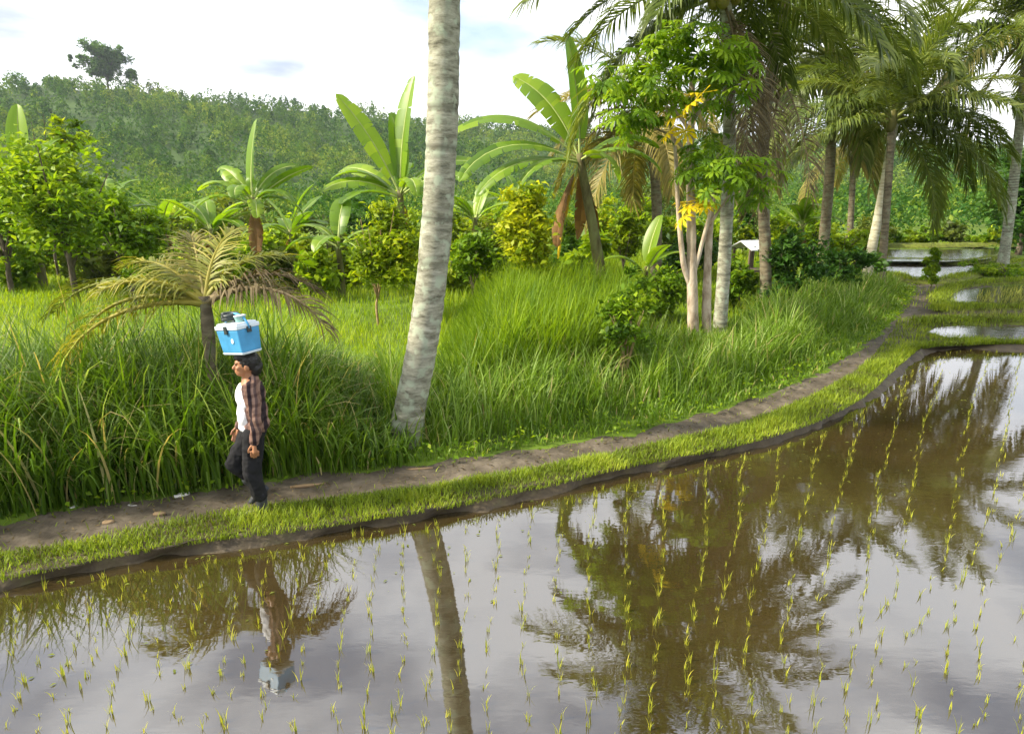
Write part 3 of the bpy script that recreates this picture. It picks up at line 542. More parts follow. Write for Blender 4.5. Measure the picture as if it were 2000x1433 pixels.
def palm(label, base, pts, r0, r1, mat, crown, scale=1.0, seed=1, extra=(), nuts=0, flare=1.4, group='coconut palms', ring=.11):
    """pts: trunk points from base to crown; crown: counts per frond kind"""
    root = thing('coconut_palm', label, 'palm', base, 0, group); g = np.random.default_rng(seed)
    P = np.array(pts) - base; V, F, T, C = ring_trunk(P, r0, r1, mat, flare, n=int(40 + 14 * np.linalg.norm(P[-1] - P[0])), ring=ring)
    obj('trunk', mesh_np('trunk', V, F, T, smooth=True, mats=[M[mat]]), root)
    top = P[-1]; k = 0
    for kind, cnt, fm in crown:
        a0 = g.uniform(0, 6.28)
        for i in range(cnt):
            o = obj('frond', frond(kind, fm, int(g.integers(3))), root, top + np.array([0, 0, {'up': .12, 'mid': .06, 'flat': 0, 'low': -.06, 'hang': -.10, 'dead': -.14}[kind]]))
            o.rotation_euler = (g.normal(0, .10), g.normal(0, .10), a0 + 6.283 * i / cnt + g.normal(0, .22)); s_ = scale * g.uniform(.85, 1.12); o.scale = (s_, s_, s_); k += 1
    for kind, fm, ang, s_, dz in extra:
        o = obj('frond', frond(kind, fm, int(g.integers(3))), root, top + np.array([0, 0, dz])); o.rotation_euler = (0, 0, R(ang)); o.scale = (s_, s_, s_)
    # crown heart: wrapped sheaths at the top of the trunk
    Vh, Fh, Th = tube([top + np.array([0, 0, -.25]), top + np.array([0, 0, .0]), top + np.array([0, 0, .25]), top + np.array([0, 0, .55])], [r1 * 1.05, r1 * 1.5, r1 * 1.1, r1 * .3], 10)
    obj('crown_heart', mesh_np('crown_heart', Vh, Fh, Th, smooth=True, mats=[M['frond_old']]), root)
    for i in range(nuts):
        a = g.uniform(0, 6.28); bm = bmesh.new(); bmesh.ops.create_icosphere(bm, subdivisions=2, radius=.12, matrix=Matrix.Diagonal((1, 1, 1.25, 1)))
        me = bpy.data.meshes.new('coconut'); bm.to_mesh(me); bm.free(); me.materials.append(M['nut']); [setattr(p, 'use_smooth', True) for p in me.polygons]
        obj('coconut', me, root, top + np.array([math.cos(a) * r1 * 1.9, math.sin(a) * r1 * 1.9, -.12 - .15 * g.uniform()]))
    return root
M['nut'] = plain('green_coconut', (.22, .20, .03), .5)
full = [('up', 5, 'frond'), ('mid', 8, 'frond'), ('flat', 8, 'frond'), ('low', 7, 'frond'), ('hang', 3, 'frond_old')]
# the leaning palm by the path
b0 = gp(790, 862, .10); Yp = b0[1]
tr_px = [(790, 862), (800, 800), (818, 712), (834, 615), (846, 515), (855, 410), (861, 300), (865, 200), (867, 100), (868, 0)]
pts = [py(u, v, Yp) for u, v in tr_px]; d_ = pts[-1] - pts[-2]; d_ /= np.linalg.norm(d_); pts += [pts[-1] + d_ * 1.8 + np.array([.02, 0, 0]), pts[-1] + d_ * 3.6 + np.array([.1, .1, 0]), pts[-1] + d_ * 5.0 + np.array([.25, .2, 0])]
pts[0] = pts[0] - np.array([0.01, 0, .12])
palm('tall leaning coconut palm with ringed grey trunk beside the path', b0, pts, .185, .145, 'palm_grey', [('up', 5, 'frond'), ('mid', 6, 'frond'), ('flat', 6, 'frond'), ('low', 3, 'frond')], 1.0, 3, flare=1.38, nuts=5, ring=.13)
def palm_px(label, px, Yb, r0, r1, mat, crown, scale, seed, extra=(), nuts=0, dY=0.0, flare=1.35):
    P = [py(u, v, Yb + dY * i / (len(px) - 1)) for i, (u, v) in enumerate(px)]; base = P[0].copy(); base[2] = gz1(base[0], base[1]); P[0] = base - np.array([0, 0, .1])
    return palm(label, base, P, r0, r1, mat, crown, scale, seed, extra, nuts, flare)
palm_px('grey coconut palm standing right beside the pale forked papaya trunks', [(1406, 640), (1413, 540), (1419, 430), (1424, 320), (1424, 200), (1420, 90), (1416, -20)], 13.1, .135, .11, 'palm_grey',
        [('up', 4, 'frond'), ('mid', 6, 'frond'), ('flat', 6, 'frond'), ('low', 3, 'frond')], 1.0, 11,
        [('flat', 'frond', 184, 1.08, .02), ('low', 'frond', 178, .9, 0), ('dead', 'frond_dead', -40, .95, -.2), ('dead', 'frond_dead', -25, 1.05, -.2), ('dead', 'frond_dead', -75, .85, -.2)], 4)
palm_px('slender brown palm with yellowed drooping fronds behind the papaya', [(1284, 505), (1283, 420), (1279, 340), (1272, 260), (1262, 205)], 20.0, .17, .14, 'palm_brown',
        [('mid', 4, 'frond'), ('flat', 5, 'frond_old'), ('low', 5, 'frond_old'), ('hang', 4, 'frond_old')], .95, 12, [('flat', 'frond_old', 185, 1.0, 0), ('hang', 'frond_old', 172, 1.25, 0), ('low', 'frond_old', 165, 1.0, 0)])
palm_px('shaggy dark-trunked palm with dead brown skirt right of the papaya', [(1497, 600), (1495, 500), (1491, 400), (1490, 300), (1500, 180), (1522, 60), (1545, -40)], 15.6, .14, .12, 'palm_brown',
        [('up', 4, 'frond'), ('mid', 5, 'frond'), ('flat', 5, 'frond'), ('low', 4, 'frond')], 1.0, 13, [('dead', 'frond_dead', 190, .9, -1.6), ('dead', 'frond_dead', -60, .8, -1.9), ('dead', 'frond_dead', 230, .75, -2.3), ('hang', 'frond_dead', 170, .6, -2.0), ('dead', 'frond_dead', 120, .7, -2.2)], 4)
palm_px('brown-trunked palm with large full crown between shaggy palm and pale palm', [(1606, 515), (1612, 440), (1620, 340), (1624, 230), (1618, 110)], 25.0, .20, .16, 'palm_brown', full, 1.35, 14, [('low', 'frond', 200, 1.4, 0), ('low', 'frond', -15, 1.4, 0), ('flat', 'frond', 185, 1.45, 0), ('flat', 'frond', -8, 1.45, 0), ('low', 'frond', 230, 1.3, 0), ('low', 'frond_old', 300, 1.3, 0), ('hang', 'frond_old', 270, 1.2, 0)], 5)
palm_px('pale palm leaning right over the far end of the path', [(1690, 548), (1704, 480), (1720, 400), (1736, 310), (1748, 225)], 20.5, .155, .12, 'palm_pale', [('up', 4, 'frond'), ('mid', 6, 'frond'), ('flat', 4, 'frond')], 1.05, 15, [('low', 'frond', -8, 1.15, 0), ('hang', 'frond', -12, 1.05, 0), ('flat', 'frond', 10, 1.2, .05), ('low', 'frond', 15, 1.1, 0), ('low', 'frond', 30, 1.2, 0), ('low', 'frond', -28, 1.2, 0), ('low', 'frond', 165, 1.1, 0), ('flat', 'frond', 200, 1.1, 0), ('flat', 'frond', -20, 1.25, 0), ('flat', 'frond', 150, 1.1, 0)], 4)
palm_px('straight olive-trunked palm just right of the pale leaning palm', [(1721, 562), (1726, 480), (1732, 400), (1738, 310), (1741, 240)], 19.6, .115, .10, 'palm_brown', [('up', 3, 'frond'), ('mid', 4, 'frond'), ('flat', 3, 'frond')], .85, 16)
palm_px('slim grey palm at the right edge beside the far terraces', [(1962, 502), (1972, 420), (1984, 320), (1996, 200), (2010, 60)], 27.0, .20, .15, 'palm_grey', full, 1.35, 17, [('flat', 'frond', 190, 1.5, 0), ('low', 'frond_old', 200, 1.4, 0)], 4)
palm_px('thin distant palm between brown palm and pale palm', [(1660, 490), (1662, 420), (1666, 340), (1668, 270)], 31.0, .15, .12, 'palm_brown', [('mid', 5, 'frond'), ('flat', 5, 'frond'), ('low', 4, 'frond_old')], .95, 18)

# young coconut palm behind the walker
yb = gp(418, 850, .15); yb = np.array([py(418, 800, 6.75)[0], 6.75, .12])
root = thing('young_palm', 'short young coconut palm with olive brown arching fronds behind the walker', 'palm', yb, 0)
top = py(402, 600, 6.75) - yb
V, F, T = tube(catmull([(0, 0, -.05), top * .35 + np.array([.02, 0, 0]), top * .7, top + np.array([0, 0, -.08]), top + np.array([0, 0, .12])], 24), np.linspace(.052, .068, 24) * (1 + .08 * rng.normal(size=24)), 12)
obj('trunk', mesh_np('trunk', V, F, T, smooth=True, mats=[M['palm_brown']]), root)
ysp = [(172, 12, 78, 1.75, .62, .55), (190, 4, 66, 1.6, .55, .6), (165, 52, 70, .95, .42, .45), (120, 66, 50, .90, .42, .35), (80, 72, 60, .95, .42, .35), (30, 58, 80, 1.0, .45, .45), (14, 40, 92, 1.2, .55, .6), (-8, 26, 90, 1.4, .5, .65), (45, 30, 90, 1.1, .5, .6), (140, 34, 70, 1.2, .5, .5), (205, 40, 80, 1.0, .45, .5), (163, 18, 60, 2.2, .5, .45)]
for i, (a, e, dr, L_, ll, hg) in enumerate(ysp):
    o = obj('frond', frond_mesh(500 + i, L_ * 1.08, e, dr, hg, 58, ll, .019, .22, 'frond_dead' if i in (6, 7) else ('frond_old' if i in (3, 8) else 'frond_young')), root, top + np.array([0, 0, .05])); o.rotation_euler = (0, 0, R(a))

# ------------------------------------------------------------------ bananas
def banana_leaf(seed, L=2.3, W=.58, elev=60, droop=80, torn=.5, mat='banana', roll=0.0, twist=0.0):
    g = np.random.default_rng(seed); n = 30; s = np.linspace(0, 1, n); e = R(elev) - R(droop) * s ** 1.5
    C = np.stack([np.r_[0, np.cumsum(np.cos(e)[:-1] * L / (n - 1))], g.normal(0, .12) * L * s ** 2, np.r_[0, np.cumsum(np.sin(e)[:-1] * L / (n - 1))]], 1)
    T = np.gradient(C, axis=0); T /= np.linalg.norm(T, axis=1)[:, None]; i0 = 5; parts = []
    for sg in (1, -1):
        i = i0
        while i < n - 1:
            run = n - 1 - i if torn == 0 else int(min(n - 1 - i, g.integers(1, 5 if torn > .4 else 9))); ii = np.arange(i, i + run + 1)
            sl = (s[ii] - s[i0]) / (1 - s[i0]); w_ = W * .5 * np.clip(np.sin(np.pi * np.clip(sl * .90 + .07, 0, 1)), 0, 1) ** .55 * np.where(sl > .985, .2, 1)
            S = np.cross(T[ii], [0, 0, 1.0]); nn = np.linalg.norm(S, axis=1); S[nn < .1] = [0, -1, 0]; S /= np.linalg.norm(S, axis=1)[:, None]; N = np.cross(S, T[ii]); S, N = S * math.cos(twist) + N * math.sin(twist), N * math.cos(twist) - S * math.sin(twist)
            vee = .40 + roll; dn = g.uniform(0, .9) * torn; fwd = g.normal(.10, .12) * torn
            q = C[ii]; r1_ = q + (S * sg * math.cos(vee) + N * math.sin(vee)) * (w_ * .55)[:, None]
            r2_ = r1_ + (S * sg * math.cos(.1 - dn) + N * math.sin(.1 - dn)) * (w_ * .5)[:, None] + T[ii] * (w_ * fwd)[:, None] + np.array([0, 0, -.25 * torn]) * w_[:, None]
            gap = .0 if torn == 0 else .12 * L / n
            if run >= 1 and torn > 0: r2_[-1] -= T[ii[-1]] * gap * g.uniform(.5, 3)
            V = np.concatenate([q, r1_, r2_]); m = run + 1; a = np.arange(run); F = np.vstack([np.stack([a, a + 1, a + 1 + m, a + m], 1), np.stack([a + m, a + 1 + m, a + 1 + 2 * m, a + 2 * m], 1)])
            parts.append((V, F, np.full(len(V), np.clip(g.normal(.5, .12), 0, 1)))); i += run
    V, F, Tt = cat_parts(parts); rib = tube(C[::3], (.028 * (1 - s) ** .7 + .005)[::3], 5, False)
    return mesh_np('leaf', V, F, Tt, smooth=True, mats=[M[mat]]), mesh_np('midrib', *rib[:2], smooth=True, mats=[M['midrib']])
def banana(label, base, h, r, leaves, lean=(0, 0), dry=2, seed=1, group='banana plants', stem_mat='pseudostem'):
    root = thing('banana_plant', label, 'banana plant', base, 0, group); g = np.random.default_rng(seed)
    top = np.array([lean[0], lean[1], h]); V, F, T = tube(catmull([(0, 0, -.1), top * .4 + np.array([.03, 0, 0]), top * .8, top], 14), np.linspace(r, r * .55, 14), 12)
    obj('pseudostem', mesh_np('pseudostem', V, F, T, smooth=True, mats=[M[stem_mat]]), root)
    for i, lf in enumerate(leaves):
        a, e, dr, L_, W_, torn, mt = lf[:7]; lm, rm = banana_leaf(seed * 50 + i, L_, W_, e, dr, torn, mt, 0.0, R(lf[7]) if len(lf) > 7 else 0.0); o = obj('leaf', lm, root, top - np.array([0, 0, .12 + .05 * (i % 3)])); o.rotation_euler = (0, 0, R(a)); obj('midrib', rm, o)
    for i in range(dry):
        lm, rm = banana_leaf(seed * 70 + i, h * g.uniform(.35, .6), .35, -65, 25, .9, 'banana_dry'); o = obj('leaf', lm, root, top - np.array([0, 0, .2])); o.rotation_euler = (0, 0, g.uniform(0, 6.28))
    return root
b_, y_ = 'banana', 'banana_yellow'
bb = base_at(790, 18.5); top_ = py(790, 372, 18.5) - bb
banana('tall banana plant with two upright lime leaves left of the leaning trunk', bb, top_[2], .15, [(178, 66, 20, 3.1, .60, .5, b_, 62), (160, 40, 62, 2.6, .55, .6, b_, 30), (82, 85, 10, 3.3, .80, .12, b_), (75, 78, 4, 2.3, .55, 0, b_), (185, 30, 72, 2.3, .55, .8, b_, 25), (178, 48, 90, 2.2, .55, .4, b_), (5, 46, 70, 2.6, .55, .5, b_, -30), (-15, 35, 60, 2.2, .6, .5, b_, -30), (200, 20, 65, 1.8, .6, .3, b_), (-60, 40, 110, 1.9, .5, .6, b_), (100, 55, 80, 2.2, .5, .4, b_)], (.0, 0), 2, 3)
bb = base_at(1180, 16.5); top_ = py(1132, 300, 16.5) - bb
banana('banana plant with long torn leaves arching left and a withered brown stem', bb, top_[2], .17, [(178, 40, 84, 3.6, .62, .8, b_, 20), (190, 22, 84, 3.4, .60, .85, b_, 22), (172, 10, 74, 2.8, .55, .85, b_, 25), (165, 66, 46, 2.7, .70, .5, b_, 55), (92, 85, 10, 3.0, .62, 0, b_), (20, 40, 80, 2.4, .55, .6, b_), (-20, 20, 80, 2.2, .55, .6, b_), (-60, 20, 110, 1.8, .6, .6, b_, 20), (215, 10, 85, 2.2, .5, .6, b_), (190, -76, 8, 2.5, .42, .8, y_)], (top_[0], 0), 4, 4)
bb = base_at(512, 17.5); top_ = py(510, 385, 17.5) - bb
banana('pale banana plant with one upright spear leaf above the young palm', bb, top_[2], .13, [(88, 86, 8, 2.1, .46, 0, b_), (20, 42, 30, 1.9, .32, .1, b_, 40), (150, 58, 60, 1.8, .5, .9, b_, 35), (30, 62, 70, 1.7, .5, .9, b_, -35), (170, 50, 100, 1.7, .5, .6, b_), (190, 30, 100, 1.7, .5, .6, b_), (10, 20, 100, 1.5, .5, .6, b_), (-20, 40, 110, 1.5, .5, .6, b_), (140, 65, 90, 1.5, .45, .5, b_), (-100, 45, 110, 1.5, .45, .6, b_), (-60, 20, 100, 1.3, .4, .6, b_)], (0, 0), 2, 5)
bb = base_at(85, 19.5); top_ = py(85, 345, 19.5) - bb
banana('banana plant with a single upright leaf showing above the left fruit tree', bb, top_[2], .13, [(110, 82, 10, 2.2, .6, 0, b_), (60, 60, 40, 2.0, .45, .2, b_), (0, 45, 70, 2.0, .5, .4, b_), (180, 40, 80, 2.0, .5, .5, b_), (-80, 40, 100, 1.6, .5, .5, b_)], (0, 0), 1, 6)
bb = base_at(668, 17.0); top_ = py(668, 470, 17.0) - bb
banana('low banana plant with drooping blue-green leaves among the bushes', bb, top_[2], .11, [(165, 50, 105, 1.6, .5, .3, b_), (185, 30, 90, 1.5, .5, .3, b_), (20, 50, 100, 1.4, .5, .3, b_), (80, 75, 60, 1.6, .55, .2, b_), (-90, 40, 110, 1.4, .5, .3, b_), (-40, 30, 100, 1.2, .45, .4, b_)], (0, 0), 0, 7)
bb = base_at(1258, 15.5); top_ = py(1255, 520, 15.5) - bb
banana('small banana plant with broad green leaves left of the papaya trunks', bb, max(.5, top_[2]), .09, [(60, 78, 20, 1.4, .42, 0, b_), (-60, 62, 60, 1.2, .42, .2, b_), (180, 50, 80, 1.2, .4, .3, b_), (0, 50, 80, 1.2, .4, .3, b_)], (0, 0), 0, 8)
for i, (u_i, Y_i, lab) in enumerate([(575, 23, 'far banana plant between the spear-leaved and the tall banana'), (930, 22, 'far banana plant just right of the leaning trunk'), (330, 24, 'far banana plant behind the second fruit tree'), (1560, 27, 'far banana plant between shaggy palm and brown palm'), (425, 20, 'banana plant just left of the spear-leaved banana, above the young palm'), (232, 22, 'banana plant filling the gap between the two left fruit trees'), (1015, 25, 'banana plant rising behind the golden-yellow bush')]):
    bb = base_at(u_i, Y_i); g = np.random.default_rng(900 + i)
    banana(lab, bb, g.uniform(1.5, 2.1), .12, [(g.uniform(0, 360), g.uniform(25, 82), g.uniform(30, 100), g.uniform(1.5, 2.1), .5, .4, b_) for _ in range(8)], (0, 0), 1, 20 + i)

# ------------------------------------------------------------------ trees and shrubs with small leaves
def limbs(g, h, spread, r, nlimb=5, fork=.35):
    parts = [tube(catmull([(0, 0, -.1), (g.normal(0, .03), g.normal(0, .03), h * fork * .5), (g.normal(0, .06), g.normal(0, .06), h * fork), (g.normal(0, .1), g.normal(0, .1), h * .8)], 12), np.linspace(r, r * .35, 12), 9)]
    for i in range(nlimb):
        a = 6.283 * i / nlimb + g.normal(0, .4); z0 = h * fork * g.uniform(.6, 1.2); q = np.array([math.cos(a), math.sin(a), 0]) * spread * g.uniform(.5, .85)
        parts.append(tube(catmull([(0, 0, z0), q * .35 + np.array([0, 0, z0 + (h - z0) * .3]), q * .75 + np.array([0, 0, z0 + (h - z0) * .6]), q + np.array([0, 0, z0 + (h - z0) * g.uniform(.7, .95)])], 9), np.linspace(r * .55, r * .12, 9), 6))
    return parts
def crown_leaves(g, c, rad, ncl, per, ls, tint=.5, jit=.16, shape='round', asp=.5):
    nlb = 12; lob = g.normal(size=(nlb, 3)); lob /= np.linalg.norm(lob, axis=1)[:, None]; lob *= g.uniform(.30, .78, (nlb, 1)); li = g.integers(nlb, size=ncl)
    d = g.normal(size=(ncl, 3)); d /= np.linalg.norm(d, axis=1)[:, None]; q = lob[li] + d * (g.uniform(.25, 1.0, ncl) ** .6 * g.uniform(.30, .58, nlb)[li])[:, None]
    if shape == 'cone': q[:, :2] *= (1.05 - .55 * (q[:, 2:3] * .5 + .5))
    q *= np.where(g.uniform(size=ncl) < .18, 1.28, 1.0)[:, None]
    cc = c + q * rad; cr = g.uniform(.14, .30, ncl) * min(rad[0], rad[2]); P = np.repeat(cc, per, 0) + g.normal(size=(ncl * per, 3)) * np.repeat(cr, per)[:, None] * np.array([1, 1, .75]) * .75
    tn = np.clip(tint + np.repeat(g.normal(0, jit, ncl), per) + g.normal(0, .12, ncl * per), 0, 1)
    return leaf_cards(P, ls * g.uniform(.4, 1.6, len(P)), tn, .6, asp, g, .4)
def tree(name, label, cat, base, h, crown_c, crown_r, mat, wood='wood', r=.07, ncl=42, per=75, ls=.16, seed=1, nlimb=5, fork=.35, tint=.5, group=None, shape='round', tops=()):
    g = np.random.default_rng(seed); root = thing(name, label, cat, base, 0, group)
    V, F, T = cat_parts(limbs(g, h, crown_r[0] * .9, r, nlimb, fork)); obj('trunk' if cat == 'tree' else 'stem', mesh_np('trunk', V, F, T, smooth=True, mats=[M[wood]]), root)
    P = [crown_leaves(g, np.array(crown_c), np.array(crown_r), ncl, per, ls, tint, shape=shape)]
    for (c2, r2, n2) in tops: P.append(crown_leaves(g, np.array(c2), np.array(r2), n2, per, ls, tint))
    V, F, T = cat_parts(P); obj('crown' if cat == 'tree' else 'foliage', mesh_np('crown', V, F, T, mats=[M[mat]]), root); return root
def tree_px(name, label, cat, u, Yb, u0, u1, v0, v1, mat, **k):
    """crown outline given where it is seen, at distance Yb"""
    base = base_at(u, Yb); a = py(u0, v1, Yb); b = py(u1, v0, Yb); c = (a + b) / 2 - base; rx = (b[0] - a[0]) / 2; rz = (b[2] - a[2]) / 2
    return tree(name, label, cat, base, b[2] - base[2] - .15, (c[0], 0, c[2]), (rx, rx * .9, rz), mat, **k)
tree_px('fruit_tree', 'bushy bright green fruit tree with forked trunk at left', 'tree', 152, 16.5, 30, 225, 268, 515, 'leaf_a', seed=31, ncl=85, per=80, tint=.58, r=.085, fork=.3, ls=.17)
tree_px('fruit_tree', 'smaller fruit tree with dark slim trunk right of the bushy one', 'tree', 262, 16.0, 205, 318, 385, 540, 'leaf_a', seed=32, ncl=36, per=75, tint=.52, r=.075, fork=.4)
tree_px('fruit_tree', 'fruit tree cut off by the left edge of the picture', 'tree', 25, 18.0, -70, 75, 340, 520, 'leaf_a', seed=33, ncl=42, per=75, tint=.50, r=.08)
tree_px('fruit_tree', 'thin yellow-flushed sapling rising above the left fruit tree', 'tree', 118, 21.0, 92, 152, 200, 330, 'leaf_b', seed=34, ncl=16, per=45, tint=.45, r=.05, ls=.2)
tree_px('shrub', 'rounded yellow-green bush on a pale stem left of leaning trunk', 'shrub', 740, 13.5, 686, 832, 385, 570, 'leaf_b', seed=35, ncl=70, per=95, tint=.46, r=.03, wood='dry_stem', ls=.12)
tree_px('shrub', 'tall golden-yellow bush between leaning palm and torn banana', 'shrub', 1032, 14.0, 966, 1090, 366, 560, 'leaf_b', seed=36, ncl=85, per=95, tint=.66, r=.04, ls=.13)
tree_px('shrub', 'dark green bush with bare straw-coloured stems by the path', 'shrub', 1222, 9.6, 1160, 1300, 545, 690, 'leaf_a', seed=37, ncl=30, per=60, tint=.36, r=.03, wood='dry_stem', ls=.09, fork=.2, nlimb=7)
tree_px('shrub', 'yellow-tinged bush behind the withered banana stem', 'shrub', 1215, 19.0, 1180, 1262, 425, 520, 'leaf_b', seed=38, ncl=26, per=70, tint=.42, r=.03)
tree_px('shrub', 'leafy dark bush at the foot of the shaggy palm', 'shrub', 1545, 15.5, 1480, 1612, 455, 610, 'leaf_c', seed=39, ncl=46, per=80, tint=.52, r=.03, ls=.13)
tree_px('shrub', 'low shaded bush under the brown-trunked palm', 'shrub', 1640, 18.0, 1590, 1700, 480, 590, 'leaf_c', seed=40, ncl=36, per=70, tint=.48, r=.03, ls=.15)
tree_px('shrub', 'upright leafy bush standing alone before the far flooded terrace', 'shrub', 1822, 20.5, 1800, 1846, 480, 574, 'leaf_a', seed=41, ncl=40, per=60, tint=.52, r=.025, ls=.11)
tree_px('roadside_tree', 'large dark green tree at the right edge behind slim grey palm', 'tree', 1990, 33.0, 1905, 2100, 268, 470, 'leaf_c', seed=42, ncl=90, per=90, tint=.60, r=.16, ls=.26)
tree_px('shrub', 'low yellow-green weeds clump on the grass by far terraces', 'shrub', 1965, 23.5, 1900, 2060, 500, 548, 'leaf_a', seed=43, ncl=40, per=50, tint=.6, r=.02, ls=.12)
tree_px('shrub', 'green bush in front of the shelter roof', 'shrub', 1440, 16.0, 1395, 1490, 510, 610, 'leaf_a', seed=44, ncl=34, per=70, tint=.40, r=.03, ls=.13)
tree_px('shrub', 'green bush left of papaya trunks above the verge', 'shrub', 1290, 14.2, 1235, 1350, 505, 620, 'leaf_a', seed=45, ncl=36, per=70, tint=.42, r=.03, ls=.12)
tree_px('shrub', 'dark broad bush right behind the leaning trunk', 'shrub', 925, 15.0, 870, 985, 455, 560, 'leaf_a', seed=46, ncl=36, per=75, tint=.40, r=.03, ls=.13)
fill = [(-40, 30, 420, 520, 'c'), (40, 27, 440, 540, 'a'), (200, 26, 430, 520, 'c'), (300, 24, 420, 520, 'd'), (360, 27, 400, 500, 'a'), (420, 22, 430, 520, 'b'), (455, 30, 380, 480, 'd'), (560, 26, 400, 510, 'a'), (600, 20, 460, 545, 'b'), (640, 24, 430, 530, 'd'), (700, 28, 400, 500, 'c'), (760, 30, 390, 480, 'a'),
        (880, 26, 400, 500, 'b'), (905, 20, 470, 545, 'a'), (960, 28, 390, 490, 'a'), (985, 24, 420, 520, 'd'), (1100, 26, 400, 500, 'a'), (1130, 22, 450, 530, 'c'), (1170, 30, 400, 480, 'b'), (1225, 27, 380, 480, 'a'), (1270, 34, 340, 470, 'd'), (1310, 28, 400, 500, 'a'), (1340, 22, 450, 540, 'c'), (1400, 27, 410, 500, 'a'), (1450, 30, 400, 460, 'c'),
        (1500, 27, 420, 500, 'b'), (1545, 32, 400, 470, 'a'), (1590, 30, 410, 490, 'a'), (1650, 28, 440, 510, 'a'), (1690, 36, 420, 485, 'd'), (350, 20, 455, 545, 'b'), (480, 19, 470, 550, 'a'), (560, 18, 480, 555, 'd'), (650, 19, 475, 550, 'b'), (90, 22, 440, 545, 'b'), (1150, 18, 455, 545, 'a'), (885, 17, 480, 555, 'b'), (310, 18, 470, 555, 'a'), (20, 19, 470, 560, 'a'), (200, 18.5, 480, 555, 'd'), (610, 16.5, 495, 565, 'a')]
HUE = {'a': 'fresh green', 'b': 'yellowish', 'c': 'dark green', 'd': 'olive'}
WHERE = ['beyond the fruit tree cut by the left edge', 'low behind the bushy left fruit tree', 'behind and between the two left fruit trees', 'right behind the smaller fruit tree', 'under the far banana behind the smaller fruit tree', 'left of the spear-leaved banana, near its stem', 'high behind the spear-leaved banana', 'right of the spear-leaved banana, at the back',
         'low in front of the far banana, right of spear-leaved banana', 'beside the low blue-green banana', 'at the back between low banana and tall banana', 'farthest back behind the tall banana', 'peeping out right of the leaning trunk', 'low beside the dark bush right of the leaning trunk', 'behind the left side of the golden bush', 'touching the golden bush on its left', 'directly right of the golden bush',
         'low before the stem of the torn banana', 'behind the withered banana stem', 'left of the slender brown palm', 'tall at the back of the slender brown palm', 'seen just left of the pale papaya trunk', 'low behind the pale papaya trunk', 'behind the grey palm trunk', 'farthest back above the shelter roof', 'behind the shaggy palm trunk', 'far back right of the shaggy palm', 'behind the brown-trunked palm', 'between brown-trunked palm and pale leaning palm', 'far behind the pale leaning palm', 'low before the smaller fruit tree, toward the young palm', 'right below the spear-leaved banana', 'low, halfway from spear-leaved to low banana', 'low, touching the low blue-green banana on its left', 'low under the sapling by the left fruit tree', 'low between golden bush and torn banana', 'low just right of the leaning trunk', 'low beside the smaller fruit tree on its right', 'low at the left edge under the fruit trees', 'low between the trunks of the two left fruit trees', 'nearest the meadow between young palm and yellow-green stemmed bush']
ORD = ['first', 'second', 'third', 'fourth', 'fifth', 'sixth', 'seventh', 'eighth']
tn = {'a': .68, 'b': .46, 'c': .68, 'd': .66}
for i, (u, Y_, v0, v1, m_) in enumerate(fill):
    wd = 62 + 18 * math.sin(i * 2.3)
    tree_px('thicket_shrub', HUE[m_] + ' thicket bush ' + WHERE[i], 'shrub', u, Y_, u - wd, u + wd, v0, v1 + 15, 'leaf_' + m_, seed=60 + i, ncl=34, per=48, ls=.24, tint=tn[m_], r=.04, group='bushes of the thicket behind the garden')
for i, u in enumerate(range(1735, 2060, 42)):
    v0 = 440 + 12 * math.sin(i * 1.9)
    tree_px('hedge_shrub', ORD[i] + ' bush from the left in the row beyond the farthest flooded terrace', 'shrub', u, 37.5 + .8 * math.sin(i), u - 34, u + 34, v0, 486, 'leaf_' + 'abad'[i % 4], seed=120 + i, ncl=26, per=50, ls=.26, tint=.5, r=.04, group='bushes beyond the far terraces')
# big tree on the hill crest
hb_az = math.atan2(*ray(208, 150)[:2]); hr = R1 - 6; hb = np.array([math.sin(hb_az) * hr, math.cos(hb_az) * hr, float(hill_z(np.array([hb_az]), np.array([hr]))[0])])
kx = hr / FPX * 1.0
tree('hilltop_tree', 'lone spreading tree standing on the crest of the hill', 'tree', hb, 17, (0, 0, 13.5), (9.0, 7, 6.0), 'leaf_c', 'wood', .5, 80, 90, 1.0, 204, 7, .4, .72, tops=[((-10, 0, 13), (5, 3, 1.8), 12), ((10, 0, 7), (3, 3, 3.0), 10), ((0, 0, 9), (9, 6, 4.5), 40), ((1, 0, 14), (7, 5, 4.5), 30)])

